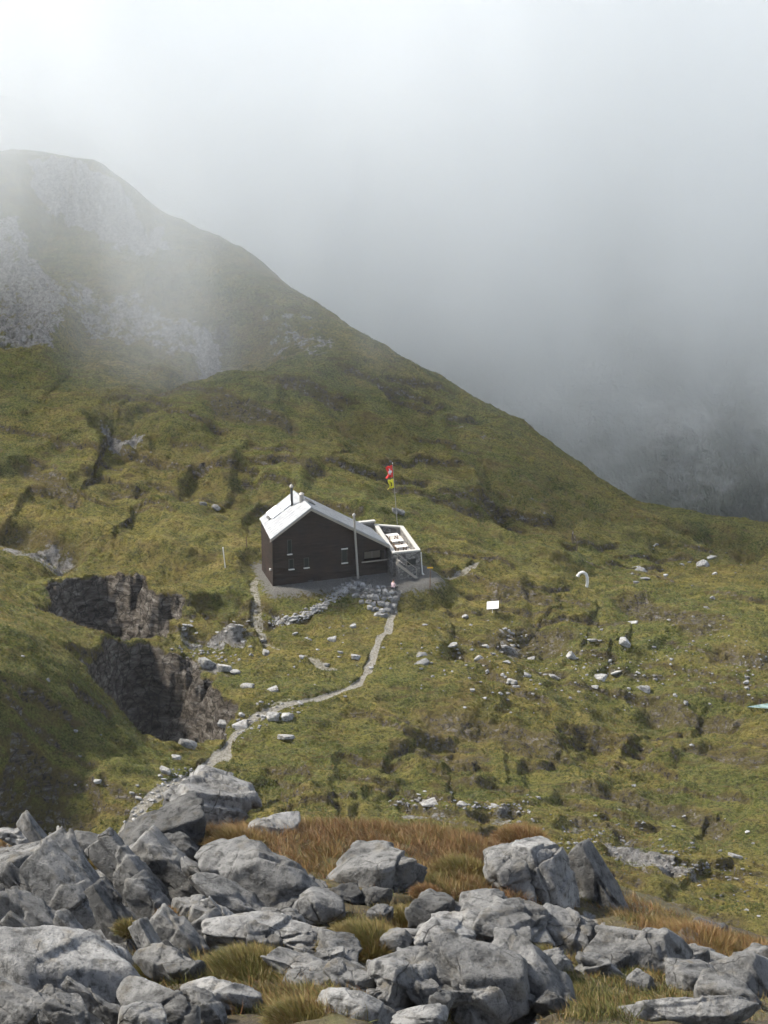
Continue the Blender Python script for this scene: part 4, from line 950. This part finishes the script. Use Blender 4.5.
for poly, n, l0, l1, tn, tv in GR:
    gi += 1; us = [p_[0] for p_ in poly]; vs_ = [p_[1] for p_ in poly]; pts = [hitp for hitp in [cast(u, v, True) for u, v in poly]]
    XY = np.array([p_[:2] for p_ in pts]); g = np.random.default_rng(gi); lo = XY.min(0); hi = XY.max(0); X = []; 
    while sum(len(a) for a in X) < n:
        c_ = g.uniform(lo, hi, (n*2, 2)); c_ = c_[poly_sd(c_[:, 0], c_[:, 1], XY)+.05*g.normal(size=len(c_)) > 0]
        den = fbm(c_[:, 0]/.12, c_[:, 1]/.12, seed=60+gi, oct=3); c_ = c_[den+.35 > g.random(len(c_))*.9-.1]; X.append(c_)
    X = np.vstack(X)[:n]; X = X[near_rock(X[:, 0], X[:, 1]) < .6] if n > 40000 else X; z = near_h(X[:, 0], X[:, 1])-.01
    clump = fbm(X[:, 0]/.25, X[:, 1]/.25, seed=80+gi, oct=3)
    nm = np.stack([fbm(X[:, 0]/.15, X[:, 1]/.15, seed=81, oct=2)*.9, fbm(X[:, 0]/.15, X[:, 1]/.15, seed=82, oct=2)*.9, np.ones(len(X))], 1)
    o = blades('grass', np.c_[X, z], nm, l0, l1, tn+clump*.35, tv, gi); tag(o, 'rust and golden moor grass between the foreground rocks', 'grass', kind='stuff')
def tussock(cx, cy, wpx, hpx, n, tint, seed, label, ln=.2, lift=0):
    p = cast(cx, cy+hpx*.3, True)+Vector((0, 0, lift)); s = wpx/2*p.length/FPX; root = empty('grass_tussock', p); g = np.random.default_rng(seed)
    d = g.normal(size=(n, 3)); d[:, 2] = np.abs(d[:, 2]); d /= np.linalg.norm(d, axis=1)[:, None]; hgt = hpx*p.length/FPX*.55
    rts = d*np.array([s*.8, s*.8, hgt*.6])-[0, 0, .05]
    tag(root, label, 'grass tussock', 'grass tussocks among the foreground rocks')
    D, F = ico(3); cr = D*np.array([s*.78, s*.78, hgt*.57]); cr = cr+D*(.03*fbm(D[:, 0]*3, D[:, 1]*3, D[:, 2]*3, 3, seed))[:, None]-[0, 0, .06]
    link_mesh('root_mound', np_mesh('root_mound', cr, F), ng.data.materials[0], root)
    b_ = blades('blades', rts, d*.8+[0, 0, .5], ln*.6, ln, np.full(n, tint)+.12*fbm(d[:, 0]*2, d[:, 1]*2, seed=seed, oct=2), .1, seed, lean=.3, parent=root)
# rough turf of the hillside: far too many clumps to count
g = np.random.default_rng(99); nT = 60000
uu = g.uniform(-20, 788, nT*2); vv = 1-g.random(nT*2)**.8; yy = 150+(285-150)*vv; xx = (uu-384)/FPX*yy*1.05
den = fbm(xx/5, yy/3, seed=70, oct=4); kp = np.flatnonzero(den+.3 > g.random(nT*2)*.8)[:nT]; xx = xx[kp]; yy = yy[kp]
hh, rk, pm_, yd = far_h(xx, yy); ok = (pm_ < .2) & (yd < .2) & (rk < .35); xx = xx[ok]; yy = yy[ok]; hh = hh[ok]; n = len(xx)
S_ = 6; A_ = g.uniform(0, 2*np.pi, (n, S_)); Lb = g.uniform(.12, .3, (n, 1))*g.uniform(.6, 1, (n, S_)); wb = g.uniform(.015, .04, (n, S_))
ro = np.stack([xx, yy, hh-.04], 1)[:, None, :]+np.stack([np.cos(A_)*.08, np.sin(A_)*.08, 0*A_], -1)
tp = ro+np.stack([np.cos(A_)*Lb*.45, np.sin(A_)*Lb*.45, Lb], -1); sd_ = np.stack([-np.sin(A_)*wb, np.cos(A_)*wb, 0*A_], -1)
V = np.stack([ro-sd_, ro+sd_, tp], 2).reshape(-1, 3); me = np_mesh('turf', V, np.arange(len(V)).reshape(-1, 3), False)
tn = np.clip(.33+.4*fbm(xx/6, yy/4, seed=71, oct=3)+.09*g.normal(size=n), .02, .56); fattr(me, 'tint', np.repeat(tn, S_*3)); fattr(me, 'along', np.tile([0, 0, .5], n*S_))
tf = link_mesh('turf', me, mat_grass()); tag(tf, 'rough tufted turf covering the whole hillside', 'grass', kind='stuff')
for k, (u, v, w_) in enumerate([(58,962,22),(128,938,24),(204,924,22),(222,880,20),(168,925,16),(108,985,22),(296,946,24),(470,960,22),(580,948,28),(545,965,22),(88,876,16),(425,900,28),(505,915,30)]):
    tussock(u, v, w_, w_*.55, 900, (.62, .4, .5, .7)[k % 4], 240+k, 'small tuft of grass growing in a crack between the foreground rocks', .13, .16)
tussock(362,935,84,46,9000,.42,201,'broad golden green tussock left of the small tan stone',.2)
tussock(408,915,60,34,5000,.45,202,'golden tussock below the round middle boulder',.18)
tussock(158,968,46,30,3500,.3,203,'green tuft with brown tips above the bottom left patch',.2)
tussock(245,962,90,36,6500,.36,204,'olive tussock spreading below the white flat slab',.2)
tussock(235,838,50,34,4500,.56,205,'brown tussock right of the pale peaked boulder',.26)
tussock(520,834,60,22,4500,.64,206,'rust brown tussock behind the twin boulder',.2)
tussock(690,938,90,24,4500,.6,207,'long low brown tussock behind the oval boulder',.2)
tussock(458,866,56,34,4500,.4,208,'yellow green tussock left of the twin boulder',.22)
tussock(300,1010,70,26,3500,.45,209,'mixed brown tussock at the bottom edge',.16)

#@@END@@
# ------------------------------------------------------------------ fog and haze
def box(name, lo, hi, mat):
    x0, y0, z0 = lo; x1, y1, z1 = hi
    V = [(x, y, z) for z in (z0, z1) for y in (y0, y1) for x in (x0, x1)]
    F = [(0,2,3,1),(4,5,7,6),(0,1,5,4),(2,6,7,3),(0,4,6,2),(1,3,7,5)]
    return link_mesh(name, np_mesh(name, V, F, False), mat)
def mat_fog():
    m = bpy.data.materials.new('drifting cloud'); m.use_nodes = True; nt = m.node_tree; nt.nodes.clear()
    out = nt.nodes.new('ShaderNodeOutputMaterial'); pv = N(nt, 'VolumePrincipled')
    pv.inputs['Color'].default_value = (.9, .92, .932, 1); pv.inputs['Anisotropy'].default_value = .25
    nt.links.new(pv.outputs[0], out.inputs['Volume'])
    p = pos(nt); sp = N(nt, 'SeparateXYZ'); nt.links.new(p, sp.inputs[0]); x, y, z = sp.outputs
    f = mth(nt, 'ADD', z, mth(nt, 'MULTIPLY', y, .222))
    n1 = noise(nt, scaled(nt, p, (.012, .008, .006), (0, .25, 0)), 1, 3, .5)
    n2 = noise(nt, scaled(nt, p, (.03, .02, .02), (0, .5, 0)), 1, 4, .55)
    f = mth(nt, 'ADD', f, mth(nt, 'MULTIPLY', mth(nt, 'SUBTRACT', n1, .5), 85))
    f = mth(nt, 'ADD', f, mth(nt, 'MULTIPLY', mth(nt, 'SUBTRACT', n2, .5), 62))
    mr = N(nt, 'MapRange', interpolation_type='SMOOTHSTEP'); mr.inputs[1].default_value = -62; mr.inputs[2].default_value = 22
    nt.links.new(f, mr.inputs[0])
    my = N(nt, 'MapRange', interpolation_type='SMOOTHSTEP'); my.inputs[1].default_value = 256; my.inputs[2].default_value = 330
    nt.links.new(y, my.inputs[0])
    d = mth(nt, 'MULTIPLY', mth(nt, 'POWER', mr.outputs[0], 1.5), my.outputs[0])
    def sstep(v, a, b_):
        k = N(nt, 'MapRange', interpolation_type='SMOOTHSTEP'); k.inputs[1].default_value = a; k.inputs[2].default_value = b_; nt.links.new(v, k.inputs[0]); return k.outputs[0]
    d2 = mth(nt, 'MULTIPLY', mth(nt, 'MULTIPLY', sstep(f, -22, 10), sstep(y, 236, 276)), sstep(mth(nt, 'MULTIPLY', x, -1), -55, 30))
    d2 = mth(nt, 'MULTIPLY', d2, mth(nt, 'SUBTRACT', 1, sstep(f, 20, 44)))
    st = ramp(nt, noise(nt, scaled(nt, p, (.045, .03, .014), (0, .6, 0)), 1, 5, .62), [(.32, .12), (.5, .45), (.68, 1)])
    st = mth(nt, 'MULTIPLY', st, 2.0)
    d = mth(nt, 'MULTIPLY', mth(nt, 'ADD', d, mth(nt, 'MULTIPLY', d2, 1.25)), st)
    nt.links.new(mth(nt, 'MULTIPLY', d, FOG_D), pv.inputs['Density'])
    return m
FOG_D = .0175
fog = box('fog', (-430, 234, -200), (250, 760, 44), mat_fog()); tag(fog, kind='stuff')
fog.data.materials[0].cycles.homogeneous_volume = False
fog.data.materials[0].cycles.volume_step_rate = 1.0

def mat_haze():
    m = bpy.data.materials.new('thin haze'); m.use_nodes = True; nt = m.node_tree; nt.nodes.clear()
    out = nt.nodes.new('ShaderNodeOutputMaterial'); pv = N(nt, 'VolumePrincipled')
    pv.inputs['Color'].default_value = (.93, .96, 1, 1); pv.inputs['Density'].default_value = .00007; nt.links.new(pv.outputs[0], out.inputs['Volume']); return m
hz = box('haze', (-460, -30, -290), (460, 1010, 260), mat_haze()); tag(hz, kind='stuff')
# ------------------------------------------------------------------ light
w = bpy.data.worlds.new('World'); scene.world = w; w.use_nodes = True; nt = w.node_tree
bg = nt.nodes['Background']; sky = nt.nodes.new('ShaderNodeTexSky'); sky.sky_type = 'NISHITA'; sky.sun_disc = False
SUN_EL, SUN_AZ = 45, -74      # azimuth clockwise from +y
sky.sun_elevation = R(SUN_EL); sky.sun_rotation = R(SUN_AZ); sky.altitude = 1800; sky.dust_density = 3; sky.air_density = 1.0
hv = nt.nodes.new('ShaderNodeHueSaturation'); hv.inputs['Saturation'].default_value = .55; nt.links.new(sky.outputs[0], hv.inputs['Color']); nt.links.new(hv.outputs[0], bg.inputs[0]); bg.inputs[1].default_value = .15
sl = bpy.data.lights.new('sun', 'SUN'); sl.energy = 4.2; sl.angle = R(8); sl.color = (1, .93, .82)
so = bpy.data.objects.new('sun', sl); COL.objects.link(so); so.location = (-60, 60, 60)
dv = Vector((math.sin(R(SUN_AZ))*math.cos(R(SUN_EL)), math.cos(R(SUN_AZ))*math.cos(R(SUN_EL)), math.sin(R(SUN_EL))))
so.rotation_euler = dv.to_track_quat('Z', 'Y').to_euler()
vs = scene.view_settings; vs.view_transform = 'Standard'; vs.look = 'None'; vs.gamma = 1; vs.exposure = 1.12
cy = scene.cycles; cy.max_bounces = 10; cy.volume_bounces = 9; cy.diffuse_bounces = 3; cy.volume_step_rate = .7; cy.volume_max_steps = 128
cy.use_denoising = True; cy.use_adaptive_sampling = True; cy.adaptive_threshold = .05; cy.adaptive_min_samples = 16
